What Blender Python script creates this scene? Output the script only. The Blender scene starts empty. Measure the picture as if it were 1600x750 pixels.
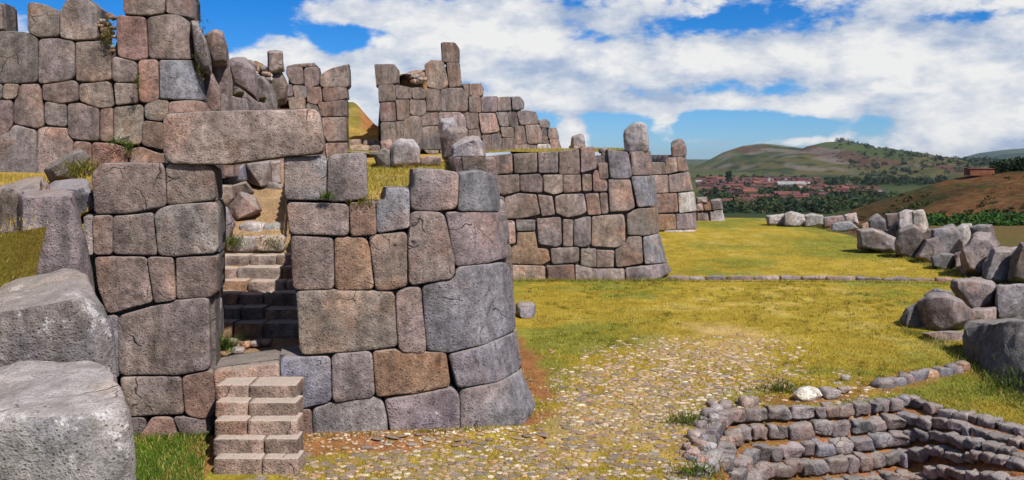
import bpy, math, random
import numpy as np
from mathutils import Vector
random.seed(7)
rng = np.random.default_rng(7)
scene = bpy.context.scene
COL = scene.collection

# ------------------------------------------------------------------ camera
F, CU, HV, CZ = 1400.0, 800.0, 245.0, 4.05      # focal length in photo pixels, centre, horizon row, eye height
cam_d = bpy.data.cameras.new('camera'); cam = bpy.data.objects.new('camera', cam_d); COL.objects.link(cam)
cam.location = (0, 0, CZ); cam.rotation_euler = (math.radians(90), 0, 0)
cam_d.sensor_width = 36.0; cam_d.lens = 36.0*F/1600.0; cam_d.shift_y = -(375-HV)/1600.0
cam_d.clip_start = 0.1; cam_d.clip_end = 30000
scene.camera = cam

# ------------------------------------------------------------------ sun and sky
SUN = Vector((0.50, -0.72, 1.0)).normalized()
sun_d = bpy.data.lights.new('sun', 'SUN'); sun_d.energy = 5.0; sun_d.angle = math.radians(0.53); sun_d.color = (1.0, 0.95, 0.86)
sun = bpy.data.objects.new('sun', sun_d); COL.objects.link(sun)
sun.rotation_euler = (-SUN).to_track_quat('-Z', 'Y').to_euler()
scene.view_settings.view_transform = 'Standard'; scene.view_settings.look = 'None'
scene.view_settings.exposure = 0.28; scene.view_settings.gamma = 1.0
try: scene.view_settings.use_curve_mapping = False
except Exception: pass

world = bpy.data.worlds.new('World'); scene.world = world; world.use_nodes = True
def build_world():
    nt = world.node_tree; N = nt.nodes; L = nt.links; N.clear()
    def node(t, **k):
        n = N.new(t)
        for a, b in k.items(): setattr(n, a, b)
        return n
    def put(sock, v):
        if isinstance(v, (int, float, tuple, list)): sock.default_value = v
        else: L.new(v, sock)
    def m(op, a, b=None, c=None, clamp=False):
        n = node('ShaderNodeMath', operation=op); n.use_clamp = clamp
        put(n.inputs[0], a)
        if b is not None: put(n.inputs[1], b)
        if c is not None: put(n.inputs[2], c)
        return n.outputs[0]
    def ss(x, lo, hi):
        n = node('ShaderNodeMapRange', interpolation_type='SMOOTHSTEP')
        put(n.inputs['Value'], x); put(n.inputs['From Min'], lo); put(n.inputs['From Max'], hi)
        return n.outputs[0]
    out = node('ShaderNodeOutputWorld'); bg = node('ShaderNodeBackground'); L.new(bg.outputs[0], out.inputs[0])
    sky = node('ShaderNodeTexSky'); sky.sky_type = 'NISHITA'; sky.sun_disc = False
    sky.sun_elevation = math.asin(SUN.z); sky.sun_rotation = math.atan2(SUN.x, SUN.y)
    sky.altitude = 1500; sky.dust_density = 0.6; sky.ozone_density = 1.0; sky.air_density = 1.0
    tc = node('ShaderNodeTexCoord'); D = tc.outputs['Generated']
    sp = node('ShaderNodeSeparateXYZ'); L.new(D, sp.inputs[0]); x, y, z = sp.outputs
    az = m('ARCTAN2', x, y); el = m('ARCSINE', z)
    # layered cloud deck: noise over the direction, flattened towards the horizon
    mp = node('ShaderNodeMapping'); L.new(D, mp.inputs[0]); mp.inputs['Scale'].default_value = (1.0, 1.0, 2.6); mp.inputs['Location'].default_value = (3.1, 0.4, 1.7)
    def noise(vec, s, det, rough, dist=0.0):
        n = node('ShaderNodeTexNoise'); L.new(vec, n.inputs['Vector'])
        n.inputs['Scale'].default_value = s; n.inputs['Detail'].default_value = det; n.inputs['Roughness'].default_value = rough; n.inputs['Distortion'].default_value = dist
        return n.outputs[0]
    big = noise(mp.outputs[0], 3.2, 2, 0.5); mid = noise(mp.outputs[0], 8.0, 6, 0.62)
    mp2 = node('ShaderNodeMapping'); L.new(D, mp2.inputs[0]); mp2.inputs['Scale'].default_value = (1.0, 1.0, 1.6)
    puff = noise(mp2.outputs[0], 22.0, 5, 0.55, 0.0)
    cov = m('ADD', m('MULTIPLY', big, 0.45), m('MULTIPLY', mid, 0.75))
    # where this sky is open and where it is heaped (azimuth, elevation, half widths, amount)
    def px(u, v): return math.atan((u-CU)/F), math.atan((HV-v)/math.hypot(F, u-CU))
    blobs = [(375,45,80,48,-.40),(330,5,60,20,.1),(545,62,50,20,-.42),(500,30,40,10,-.05),(1135,30,60,16,-.36),(1000,195,190,22,-.34),(1230,200,160,18,-.22),(1080,235,60,14,-.12),
             (430,85,62,34,.38),(560,120,75,60,.30),(640,30,150,14,.18),(1040,190,26,22,.42),(895,203,22,24,.34),(1510,195,60,24,.28),(1385,75,30,16,.2),(1250,95,160,32,.22),
             (800,90,170,45,.22),(900,165,170,13,.24),(1480,120,160,40,.16),(1112,222,40,10,.34),(1230,222,50,7,.2),(970,205,30,8,.14),(1330,180,60,12,.16),(1540,60,120,40,.14),(750,20,200,14,.16),(1200,75,420,75,.10),(1250,232,200,16,-.10),(960,222,60,12,-.2),(1200,140,90,14,-.10),(1400,150,80,10,-.08),(960,60,90,12,-.10),(1500,25,60,12,-.12),(1560,150,80,30,.12),(1420,205,60,12,.14),(1180,160,90,10,.12),(1290,215,60,8,.14),(1130,205,40,7,.12),(1480,175,90,36,.10),(1590,200,50,30,.12),(1350,150,70,14,.10)]
    for u, v, ru, rv, amt in blobs:
        a0, e0 = px(u, v)
        da = m('MULTIPLY', m('SUBTRACT', az, a0), F/ru); de = m('MULTIPLY', m('SUBTRACT', el, e0), F/rv)
        r2 = m('ADD', m('MULTIPLY', da, da), m('MULTIPLY', de, de))
        g = m('POWER', 2.718, m('MULTIPLY', r2, -0.7))
        cov = m('ADD', cov, m('MULTIPLY', g, amt))
    cov = m('ADD', cov, m('MULTIPLY', m('POWER', 2.718, m('MULTIPLY', m('MULTIPLY', el, el), -150.0)), 0.085))
    wob = m('MULTIPLY', m('SUBTRACT', puff, 0.5), 0.60)
    cov = m('ADD', cov, wob)
    dens = ss(cov, 0.57, 0.735)
    thick = ss(cov, 0.66, 1.05)
    # cloud tone: sunlit crests, grey-blue undersides
    mp3 = node('ShaderNodeMapping'); L.new(D, mp3.inputs[0]); mp3.inputs['Scale'].default_value = (1.0, 1.0, 2.6); mp3.inputs['Location'].default_value = (3.07, 0.4, 1.62)
    up = noise(mp3.outputs[0], 8.0, 5, 0.62)
    tone = m('ADD', m('MULTIPLY', m('SUBTRACT', mid, up), 2.2), m('ADD', 0.42, m('MULTIPLY', thick, 0.35)), clamp=False)
    tone = m('ADD', tone, m('MULTIPLY', m('SUBTRACT', puff, 0.5), 1.5), clamp=True)
    cr = node('ShaderNodeMix', data_type='RGBA'); L.new(tone, cr.inputs[0])
    cr.inputs[6].default_value = (0.44, 0.54, 0.72, 1); cr.inputs[7].default_value = (1.0, 0.99, 0.97, 1)
    hs = node('ShaderNodeHueSaturation'); hs.inputs['Saturation'].default_value = 1.2; hs.inputs['Value'].default_value = SKYV; tn = node('ShaderNodeMix', data_type='RGBA', blend_type='MULTIPLY'); tn.inputs[0].default_value = 1.0; L.new(sky.outputs[0], tn.inputs[6]); tn.inputs[7].default_value = (0.62, 0.92, 1.42, 1); L.new(tn.outputs[2], hs.inputs['Color'])
    mx = node('ShaderNodeMix', data_type='RGBA'); L.new(m('MULTIPLY', dens, 0.96), mx.inputs[0]); L.new(hs.outputs[0], mx.inputs[6])
    sc = node('ShaderNodeVectorMath', operation='SCALE'); L.new(cr.outputs[2], sc.inputs[0]); sc.inputs['Scale'].default_value = CLOUDV
    L.new(sc.outputs[0], mx.inputs[7])
    L.new(mx.outputs[2], bg.inputs[0]); bg.inputs[1].default_value = 0.10
SKYV, CLOUDV = 0.64, 7.4
build_world()
scene.cycles.max_bounces = 4; scene.cycles.diffuse_bounces = 3; scene.cycles.glossy_bounces = 1
scene.cycles.use_adaptive_sampling = True; scene.cycles.adaptive_threshold = 0.02
world.cycles.sampling_method = 'MANUAL'; world.cycles.sample_map_resolution = 512

# ------------------------------------------------------------------ small helpers
def hash3(ix, iy, iz):
    h = (ix.astype(np.int64)*374761393 + iy.astype(np.int64)*668265263 + iz.astype(np.int64)*2147483647) & 0x7fffffff
    h = ((h ^ (h >> 13))*1274126177) & 0x7fffffff
    h = ((h ^ (h >> 16))*974634777) & 0x7fffffff
    return ((h ^ (h >> 15)) & 0xffff)/65535.0
def vnoise(p):
    p = np.asarray(p, float); i = np.floor(p).astype(np.int64); f = p-i; f = f*f*(3-2*f)
    r = 0
    for dx in (0, 1):
        wx = f[..., 0] if dx else 1-f[..., 0]
        for dy in (0, 1):
            wy = f[..., 1] if dy else 1-f[..., 1]
            for dz in (0, 1):
                wz = f[..., 2] if dz else 1-f[..., 2]
                r = r + wx*wy*wz*hash3(i[..., 0]+dx, i[..., 1]+dy, i[..., 2]+dz)
    return r*2-1
def fbm(p, o=4):
    p = np.asarray(p, float); r = 0; a = 0.5
    for _ in range(o): r = r + a*vnoise(p); p = p*2.03+17.3; a *= 0.5
    return r
def sstep(x, a, b):
    t = np.clip((np.asarray(x, float)-a)/(b-a), 0, 1); return t*t*(3-2*t)
def ray(u, v, Y):
    u = np.asarray(u, float); v = np.asarray(v, float); Y = np.asarray(Y, float)
    return np.stack([(u-CU)/F*Y, Y+0*u, CZ-(v-HV)/F*Y], -1)
def gpt(u, v, z=0.0):                       # a photo pixel carried down to a level z
    Y = F*(CZ-z)/(v-HV); return ((u-CU)/F*Y, Y)
def link(o, parent=None):
    COL.objects.link(o)
    if parent is not None: o.parent = parent
    return o
def mesh_obj(name, V, Fc, mat, parent=None, smooth=True, origin=None):
    V = np.asarray(V, float)
    if origin is None: origin = V.mean(0) if parent is not None else np.array([V[:, 0].mean(), V[:, 1].mean(), V[:, 2].min()])
    origin = np.asarray(origin, float)
    me = bpy.data.meshes.new(name); me.from_pydata((V-origin).tolist(), [], Fc)
    if smooth: me.polygons.foreach_set('use_smooth', [True]*len(me.polygons))
    if mat: me.materials.append(mat)
    o = bpy.data.objects.new(name, me); link(o, parent)
    base = parent_world(parent)
    o.location = origin-base
    return o
def parent_world(p):
    b = np.zeros(3)
    while p is not None: b += np.array(p.location); p = p.parent
    return b
def empty(name, loc, label, cat, group=None):
    o = bpy.data.objects.new(name, None); link(o); o.location = loc; o.empty_display_size = 0.3
    tag(o, label, cat, group); return o
def tag(o, label, cat, group=None):
    o['label'] = label; o['category'] = cat
    if group: o['group'] = group
    o['kind'] = 'thing'
    return o

# ------------------------------------------------------------------ materials
def new_mat(name):
    m = bpy.data.materials.new(name); m.use_nodes = True
    nt = m.node_tree; N = nt.nodes; L = nt.links
    b = N['Principled BSDF']; b.inputs['Specular IOR Level'].default_value = 0.25
    return m, N, L, b
def nd(N, L, t, ins=None, **k):
    n = N.new(t)
    for a, v in k.items(): setattr(n, a, v)
    for a, v in (ins or {}).items():
        if isinstance(v, (int, float, tuple, list)): n.inputs[a].default_value = v
        else: L.new(v, n.inputs[a])
    return n
def mixc(N, L, fac, a, b, mode='MIX'):
    n = N.new('ShaderNodeMix'); n.data_type = 'RGBA'; n.blend_type = mode
    for i, v in ((0, fac), (6, a), (7, b)):
        if isinstance(v, (int, float, tuple, list)): n.inputs[i].default_value = v
        else: L.new(v, n.inputs[i])
    return n.outputs[2]
def rng_node(N, L, x, a, b, lo=0.0, hi=1.0):
    n = N.new('ShaderNodeMapRange'); n.interpolation_type = 'SMOOTHSTEP'
    L.new(x, n.inputs['Value']); n.inputs['From Min'].default_value = a; n.inputs['From Max'].default_value = b
    n.inputs['To Min'].default_value = lo; n.inputs['To Max'].default_value = hi
    return n.outputs[0]
def stone_material(name='weathered_stone', topmix=.36, topcol=(0.38, 0.33, 0.295, 1)):
    m, N, L, b = new_mat(name)
    tc = N.new('ShaderNodeTexCoord'); oi = N.new('ShaderNodeObjectInfo')
    off = nd(N, L, 'ShaderNodeVectorMath', {0: oi.outputs['Random'], 1: (137.0, 71.0, 233.0)}, operation='MULTIPLY').outputs[0]
    P = nd(N, L, 'ShaderNodeVectorMath', {0: tc.outputs['Object'], 1: off}, operation='ADD').outputs[0]
    def noise(s, d, r=0.6, dist=0.0):
        return nd(N, L, 'ShaderNodeTexNoise', {'Vector': P, 'Scale': s, 'Detail': d, 'Roughness': r, 'Distortion': dist}).outputs[0]
    n1 = noise(1.5, 4, 0.6, 0.0); n2 = noise(8.0, 4, 0.72); n3 = noise(42.0, 2, 0.7); n4 = noise(3.0, 7, 0.74); n5 = noise(0.8, 3, 0.6)
    base = oi.outputs['Color']
    st = nd(N, L, 'ShaderNodeVectorMath', {0: P, 1: (4.5, 4.5, 0.55)}, operation='MULTIPLY').outputs[0]
    streak = nd(N, L, 'ShaderNodeTexNoise', {'Vector': st, 'Scale': 1.0, 'Detail': 4, 'Roughness': 0.6}).outputs[0]
    g = nd(N, L, 'ShaderNodeMath', {0: rng_node(N, L, n1, 0.28, 0.72, 0.66, 1.34), 1: rng_node(N, L, n2, 0.3, 0.7, 0.66, 1.30)}, operation='MULTIPLY').outputs[0]
    g = nd(N, L, 'ShaderNodeMath', {0: g, 1: rng_node(N, L, n3, 0.28, 0.68, 0.74, 1.2)}, operation='MULTIPLY').outputs[0]
    g = nd(N, L, 'ShaderNodeMath', {0: g, 1: rng_node(N, L, streak, 0.34, 0.62, 0.78, 1.12)}, operation='MULTIPLY').outputs[0]
    c = nd(N, L, 'ShaderNodeVectorMath', {0: base, 'Scale': g}, operation='SCALE').outputs[0]
    rust = rng_node(N, L, n5, 0.50, 0.66, 0.0, 0.6)
    c = mixc(N, L, rust, c, mixc(N, L, 1.0, c, (1.30, 0.98, 0.80, 1), 'MULTIPLY'))
    blue = rng_node(N, L, n5, 0.46, 0.30, 0.0, 0.6)
    c = mixc(N, L, blue, c, mixc(N, L, 1.0, c, (0.94, 1.0, 1.16, 1), 'MULTIPLY'))
    th = nd(N, L, 'ShaderNodeMath', {0: oi.outputs['Alpha'], 1: -0.16, 2: 0.74}, operation='MULTIPLY_ADD').outputs[0]
    li = nd(N, L, 'ShaderNodeMath', {0: n4, 1: th}, operation='SUBTRACT').outputs[0]
    li = rng_node(N, L, li, 0.0, 0.06, 0.0, 0.75)
    fine = rng_node(N, L, n3, 0.35, 0.6, 0.3, 1.0)
    li = nd(N, L, 'ShaderNodeMath', {0: li, 1: fine}, operation='MULTIPLY').outputs[0]
    c = mixc(N, L, li, c, (0.56, 0.54, 0.55, 1))
    dk = rng_node(N, L, n4, 0.42, 0.34, 0.0, 0.4)
    c = mixc(N, L, dk, c, mixc(N, L, 1.0, c, (0.45, 0.43, 0.45, 1), 'MULTIPLY'))
    wob = nd(N, L, 'ShaderNodeVectorMath', {0: P, 1: nd(N, L, 'ShaderNodeVectorMath', {0: nd(N, L, 'ShaderNodeTexNoise', {'Vector': P, 'Scale': 2.5, 'Detail': 2}).outputs['Color'], 'Scale': 0.35}, operation='SCALE').outputs[0]}, operation='ADD').outputs[0]
    ck = nd(N, L, 'ShaderNodeTexVoronoi', {'Vector': wob, 'Scale': 1.25}, feature='DISTANCE_TO_EDGE').outputs['Distance']
    crack = nd(N, L, 'ShaderNodeMath', {0: rng_node(N, L, ck, 0.0, 0.014, 1.0, 0.0), 1: rng_node(N, L, n1, 0.52, 0.62, 0.0, 0.8)}, operation='MULTIPLY').outputs[0]
    c = mixc(N, L, crack, c, (0.03, 0.025, 0.022, 1))
    vor = nd(N, L, 'ShaderNodeTexVoronoi', {'Vector': P, 'Scale': 19.0})
    pit = rng_node(N, L, vor.outputs['Distance'], 0.08, 0.30, 0.0, 1.0)
    c = mixc(N, L, nd(N, L, 'ShaderNodeMath', {0: pit, 1: 1.0}, operation='MULTIPLY').outputs[0], mixc(N, L, 1.0, c, (0.62, 0.6, 0.6, 1), 'MULTIPLY'), c)
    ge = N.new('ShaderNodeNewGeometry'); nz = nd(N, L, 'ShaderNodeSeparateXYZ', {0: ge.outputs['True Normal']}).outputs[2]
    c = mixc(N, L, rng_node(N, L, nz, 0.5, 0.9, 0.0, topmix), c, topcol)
    L.new(c, b.inputs['Base Color']); b.inputs['Roughness'].default_value = 0.9
    h = nd(N, L, 'ShaderNodeMath', {0: n3, 1: 0.55, 2: n2}, operation='MULTIPLY_ADD').outputs[0]
    h = nd(N, L, 'ShaderNodeMath', {0: pit, 1: 0.30, 2: h}, operation='MULTIPLY_ADD').outputs[0]
    h = nd(N, L, 'ShaderNodeMath', {0: crack, 1: -0.9, 2: h}, operation='MULTIPLY_ADD').outputs[0]
    bp = nd(N, L, 'ShaderNodeBump', {'Height': h, 'Strength': 0.85, 'Distance': 0.04})
    L.new(bp.outputs[0], b.inputs['Normal'])
    return m
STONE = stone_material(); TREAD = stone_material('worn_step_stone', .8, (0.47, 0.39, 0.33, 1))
def earth_material(name, scale=1.0, bump=0.03, speck=True):
    m, N, L, b = new_mat(name)
    at = N.new('ShaderNodeAttribute'); at.attribute_name = 'Col'
    geo = N.new('ShaderNodeNewGeometry'); P = geo.outputs['Position']
    a = nd(N, L, 'ShaderNodeTexNoise', {'Vector': P, 'Scale': 2.2*scale, 'Detail': 8, 'Roughness': 0.7}).outputs[0]
    f = nd(N, L, 'ShaderNodeTexNoise', {'Vector': P, 'Scale': 24*scale, 'Detail': 5, 'Roughness': 0.75}).outputs[0]
    c = nd(N, L, 'ShaderNodeVectorMath', {0: at.outputs['Color'], 'Scale': rng_node(N, L, a, 0.3, 0.7, 0.78, 1.22)}, operation='SCALE').outputs[0]
    c = nd(N, L, 'ShaderNodeVectorMath', {0: c, 'Scale': rng_node(N, L, f, 0.3, 0.7, 0.55, 1.4)}, operation='SCALE').outputs[0]
    L.new(c, b.inputs['Base Color']); b.inputs['Roughness'].default_value = 1.0; b.inputs['Specular IOR Level'].default_value = 0.05
    bp = nd(N, L, 'ShaderNodeBump', {'Height': f, 'Strength': 0.7, 'Distance': bump}); L.new(bp.outputs[0], b.inputs['Normal'])
    return m
EARTH = earth_material('turf_and_earth'); FARLAND = earth_material('far_land', 0.02, 1.2)
def leaf_material(name):
    m, N, L, b = new_mat(name)
    at = N.new('ShaderNodeAttribute'); at.attribute_name = 'Col'
    L.new(at.outputs['Color'], b.inputs['Base Color']); b.inputs['Roughness'].default_value = 0.8
    b.inputs['Specular IOR Level'].default_value = 0.1
    return m
LEAF = leaf_material('grass_and_leaves')
def plain(name, col, rough=0.85):
    m, N, L, b = new_mat(name)
    tc = N.new('ShaderNodeTexCoord')
    n = nd(N, L, 'ShaderNodeTexNoise', {'Vector': tc.outputs['Object'], 'Scale': 0.6, 'Detail': 6}).outputs[0]
    oi = N.new('ShaderNodeObjectInfo')
    c = nd(N, L, 'ShaderNodeVectorMath', {0: (*col,), 'Scale': rng_node(N, L, n, 0.3, 0.7, 0.75, 1.2)}, operation='SCALE').outputs[0]
    c = nd(N, L, 'ShaderNodeVectorMath', {0: c, 'Scale': rng_node(N, L, oi.outputs['Random'], 0, 1, 0.65, 1.3)}, operation='SCALE').outputs[0]
    L.new(c, b.inputs['Base Color']); b.inputs['Roughness'].default_value = rough
    return m
def set_col(o, C, domain='POINT'):
    me = o.data; a = me.color_attributes.new('Col', 'FLOAT_COLOR', domain)
    C = np.asarray(C, float); C4 = np.ones((len(C), 4)); C4[:, :3] = C
    a.data.foreach_set('color', C4.ravel())

TINT = {'n': (.188, .142, .126), 'b': (.168, .154, .168), 'l': (.250, .190, .165), 'r': (.205, .130, .104), 'o': (.255, .162, .108), 'd': (.118, .098, .093), 'w': (.33, .295, .285), 'g': (.190, .155, .150), 's': (.31, .225, .185), 'k': (.108, .098, .102), 'e': (.24, .13, .065), 'c': (.25, .232, .228)}
def tint(o, code, lichen=0.25, var=0.10):
    c = np.array(TINT[code])*(1+random.uniform(-var, var)*1.3)*(1+np.array([random.uniform(-var, var)*.35 for _ in range(3)]))
    o.color = (c[0], c[1], c[2], lichen)

# ------------------------------------------------------------------ shaped stones
def parse(s): return [tuple(float(q) for q in p.split(',')) for p in s.split()]
def outline(poly, n, r=1e9):
    P = np.array(poly, float)
    area = 0.5*np.sum(P[:, 0]*np.roll(P[:, 1], -1)-np.roll(P[:, 0], -1)*P[:, 1])
    if area < 0: P = P[::-1]
    for k in range(2):                       # soften the corners, by no more than the radius r
        Q = np.roll(P, -1, 0); ln = np.maximum(np.hypot(*(Q-P).T), 1e-9)
        c = (np.minimum(0.30, r/ln) if k == 0 else np.minimum(0.25, .5*r/ln))[:, None]
        P = np.stack([P*(1-c)+Q*c, P*c+Q*(1-c)], 1).reshape(-1, 2)
    Q = np.vstack([P, P[:1]]); d = np.r_[0, np.cumsum(np.hypot(*np.diff(Q, axis=0).T))]
    t = np.linspace(0, d[-1], n, endpoint=False)
    return np.stack([np.interp(t, d, Q[:, 0]), np.interp(t, d, Q[:, 1])], 1), abs(area), d[-1]
def inset(P, d):
    T = np.roll(P, -1, 0)-np.roll(P, 1, 0); T /= np.maximum(np.hypot(T[:, 0], T[:, 1]), 1e-9)[:, None]
    return P+np.stack([-T[:, 1], T[:, 0]], 1)*(d if np.isscalar(d) else np.asarray(d)[:, None])
def ringfaces(rings, n, cap_first, cap_last):
    Fc = []
    for k in range(rings-1):
        a = k*n; b = (k+1)*n
        for i in range(n):
            j = (i+1) % n; Fc.append((a+i, a+j, b+j, b+i))
    if cap_first: Fc.append(tuple(range(n-1, -1, -1)))
    return Fc
CORES = {}
def wall_core(parent):                        # packed earth and chips behind the joints
    Vs, Fc, b = [], [], 0
    for poly, M, unit, E, T in CORES.get(parent.name, ()):
        P = np.array(poly); c = P.mean(0); h = np.ptp(P, axis=0)/2; P = c+(P-c)*(1+.012/unit/h); n = len(P)
        if 0.5*np.sum(P[:, 0]*np.roll(P[:, 1], -1)-np.roll(P[:, 0], -1)*P[:, 1]) < 0: P = P[::-1]
        S = M(P[:, 0], P[:, 1]); e = np.array(E, float); e /= np.linalg.norm(e)
        Vs += [S+e*random.uniform(.17, .2), S+e*(T-.12)]
        Fc += [tuple(b+i for i in range(n)), tuple(b+n+i for i in range(n-1, -1, -1))]+[(b+i, b+n+i, b+n+(i+1) % n, b+(i+1) % n) for i in range(n)]; b += 2*n
    o = mesh_obj('core_fill', np.concatenate(Vs), Fc, STONE, parent, False); o['kind'] = 'stuff'; tint(o, 'd', 0)
    return o
def wall_stone(parent, poly, M, unit, E, T=0.8, code='n', name='stone', gap=0.9, lichen=None, rough=1.0, proud=None, rnd=1.0):
    """poly in 2-D wall units (unit metres each); M maps them onto the wall surface; E points into the wall."""
    if isinstance(poly, str): poly = parse(poly)
    CORES.setdefault(parent.name, []).append((poly, M, unit, E, T))
    A0 = np.array(poly); size = max(np.ptp(A0[:, 0]), np.ptp(A0[:, 1]))*unit
    n = 72 if size > 0.45 else 36
    P, area, per = outline(poly, n, .032/unit*random.uniform(.6, 1.7))
    inr = area/(per/2)
    # a slightly wavy hand-cut edge
    w = vnoise(np.stack([P[:, 0]*unit*3.1, P[:, 1]*unit*3.1, np.full(n, random.random()*90)], 1))
    w2 = vnoise(np.stack([P[:, 0]*unit*9, P[:, 1]*unit*9, np.full(n, random.random()*90)], 1))
    P = inset(P, gap+(w*0.007+w2*.004)/unit*rough)
    lim = 0.42*inr
    prof = [(0.0, T), (0.0, 0.20), (0.0, 0.055*rnd), (0.004, 0.030*rnd), (0.011, 0.016*rnd), (0.028, 0.008*rnd), (0.07, 0.004*rnd), (0.12, 0.0)]
    sc = min(1.0, lim*unit/0.15)
    cc = (P.min(0)+P.max(0))/2; cc = .5*cc+.5*P.mean(0); hw = np.ptp(P, axis=0)/2
    rings = []; dep = []
    for d, z in prof:
        rings.append(cc+(P-cc)*(1-np.minimum(.5, d/unit*sc/hw))); dep.append(np.full(n, z if z in (T, 0.20) else z*max(sc, .55)))
    last = rings[-1]; c = last.mean(0); pr = proud if proud is not None else random.uniform(-0.022, 0.022)
    tl = (random.uniform(-.03, .03), random.uniform(-.03, .03))
    for s in (0.8, 0.58, 0.36, 0.15):
        rings.append(c+(last-c)*s); dep.append(np.full(n, -0.020*rnd*(1-s)*min(1, size)))
    UV = np.concatenate(rings); DP = np.concatenate(dep)
    S = M(UV[:, 0], UV[:, 1])
    E = np.asarray(E, float); E = E/np.linalg.norm(E)
    off = random.random()*100
    nz = fbm(S*2.2+off, 3)*0.030*rough+fbm(S*8+off, 2)*0.012*rough
    front = (DP < 0.15).astype(float)
    rel = (UV-c)*unit
    DP = DP+front*(nz*min(1, size*1.3)-pr+rel[:, 0]*tl[0]+rel[:, 1]*tl[1])
    V = S+DP[:, None]*E
    nr = len(rings); Fc = ringfaces(nr, n, False, False)
    Fc.append(tuple((nr-1)*n+i for i in range(n))); Fc.append(tuple(range(n-1, -1, -1)))
    o = mesh_obj(name, V, Fc, STONE, parent)
    if lichen is None: lichen = {'b': .5, 'w': .9, 'g': .6}.get(code, random.choice([.0, .15, .3, .45]))
    tint(o, code, lichen)
    return o
def boulder(name, poly, Y, T, code='g', parent=None, lichen=0.7, p=6, shift=(0, 0), rough=1.0, back=None, cut=0.10, n=56, facets=11, grow=.12):
    """a free-standing rock: silhouette as seen, real half-thickness T in front and behind its middle plane at distance Y"""
    if isinstance(poly, str): poly = parse(poly)
    unit = Y/F
    P, area, per = outline(poly, n, cut*math.sqrt(abs(np.ptp([q[0] for q in poly])*np.ptp([q[1] for q in poly]))))
    w = vnoise(np.stack([P[:, 0]*unit*4, P[:, 1]*unit*4, np.full(n, random.random()*90)], 1))
    inr = area/(per/2); P = inset(P, (w*0.06-grow)*inr)
    c0 = P.mean(0); rings = []; dep = []
    scales = (0.12, 0.3, 0.5, 0.68, 0.82, 0.92, 0.98, 1.0)
    back = T if back is None else back
    scales = (0.1, 0.24, 0.38, 0.52, 0.64, 0.75, 0.84, 0.91, 0.96, 0.99, 1.0)
    seq = [(s, +back) for s in scales[::2]]+[(s, -T) for s in scales[::-1][1:]]
    for s, t in seq:
        k = 1-s
        c = c0+np.array(shift)*(1 if t < 0 else 0)
        rings.append(c0*s+c*k+(P-c0)*s if False else c+(P-c)*s)
        dep.append(np.full(n, t*(1-s**p)**(1/p)))
    UV = np.concatenate(rings); DP = np.concatenate(dep)
    V = ray(UV[:, 0], UV[:, 1], Y+DP)
    off = random.random()*100; size = math.sqrt(area)*unit
    fq = 1.6/max(size, .15)
    def chip(q): return 1-np.abs(fbm(q, 3))*2.4
    D = np.stack([fbm(V*fq+off+k*31, 4) for k in range(3)], 1)*0.07*size*rough
    D[:, 1] += (chip(V*fq*1.3+off)-.55)*0.06*size*rough
    V = V+D*np.array([0.45, 1.0, 0.45])
    cen = V.mean(0); R = V-cen; ext = np.maximum(np.ptp(R, axis=0)/2, 1e-3); Q = R/ext
    for k in range(facets):
        d = rng.normal(0, 1, 3)*np.array([1, .8, 1]); d[1] = -abs(d[1])-.15; d[2] += .2; d /= np.linalg.norm(d)
        h = (Q@d); hm = h.max()*random.uniform(.62, .86); ex = np.maximum(h-hm, 0); Q = Q-ex[:, None]*d*.97
    V = cen+Q*ext
    V = V+np.stack([fbm(V*fq*3.5+off+k*13, 3) for k in range(3)], 1)*0.05*size*rough
    nr = len(rings); Fc = ringfaces(nr, n, False, False)
    Fc.append(tuple((nr-1)*n+i for i in range(n))); Fc.append(tuple(range(n-1, -1, -1)))
    o = mesh_obj(name, V, Fc, STONE, parent)
    o.data.set_sharp_from_angle(angle=math.radians(38))
    tint(o, code, lichen)
    return o
import bmesh
def crag(name, pts, code='g', parent=None, lichen=0.6, bevel=.035, rough=1.0, step=.09):
    """an angular rock: hull of points given as (photo u, photo v, distance), edges worn, faces roughened"""
    P = np.array(pts, float); V = ray(P[:, 0], P[:, 1], P[:, 2]); cen = V.mean(0)
    bm = bmesh.new()
    for p in V-cen: bm.verts.new(p)
    r = bmesh.ops.convex_hull(bm, input=bm.verts)
    bmesh.ops.delete(bm, geom=list({g for g in r['geom_interior']+r['geom_unused'] if isinstance(g, bmesh.types.BMVert)}), context='VERTS')
    bmesh.ops.dissolve_limit(bm, angle_limit=math.radians(9), verts=bm.verts, edges=bm.edges)
    size = float(np.median(np.ptp(V, axis=0)))
    bmesh.ops.bevel(bm, geom=list(bm.edges), offset=bevel*min(1, size), segments=2, affect='EDGES', profile=.6)
    bmesh.ops.triangulate(bm, faces=bm.faces)
    for _ in range(5):
        ed = [e for e in bm.edges if e.calc_length() > step*1.6]
        if not ed or len(bm.verts) > 2600: break
        bmesh.ops.subdivide_edges(bm, edges=ed, cuts=1); bmesh.ops.triangulate(bm, faces=bm.faces)
    bm.normal_update(); off = random.random()*100
    W = np.array([v.co[:] for v in bm.verts]); Nn = np.array([v.normal[:] for v in bm.verts]); fq = 1.5/max(size, .2)
    d = fbm(W*fq+off, 4)*.09*size+(.35-np.abs(fbm(W*fq*1.7+off*2, 4))*1.6)*.05*size+fbm(W*fq*6+off, 3)*.022*size
    W = W+Nn*(d*rough)[:, None]
    for v, p in zip(bm.verts, W): v.co = p
    me = bpy.data.meshes.new(name); bm.to_mesh(me); bm.free()
    me.polygons.foreach_set('use_smooth', [True]*len(me.polygons)); me.materials.append(STONE); me.set_sharp_from_angle(angle=math.radians(33))
    o = bpy.data.objects.new(name, me); link(o, parent); o.location = cen-parent_world(parent); tint(o, code, lichen)
    return o
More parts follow.
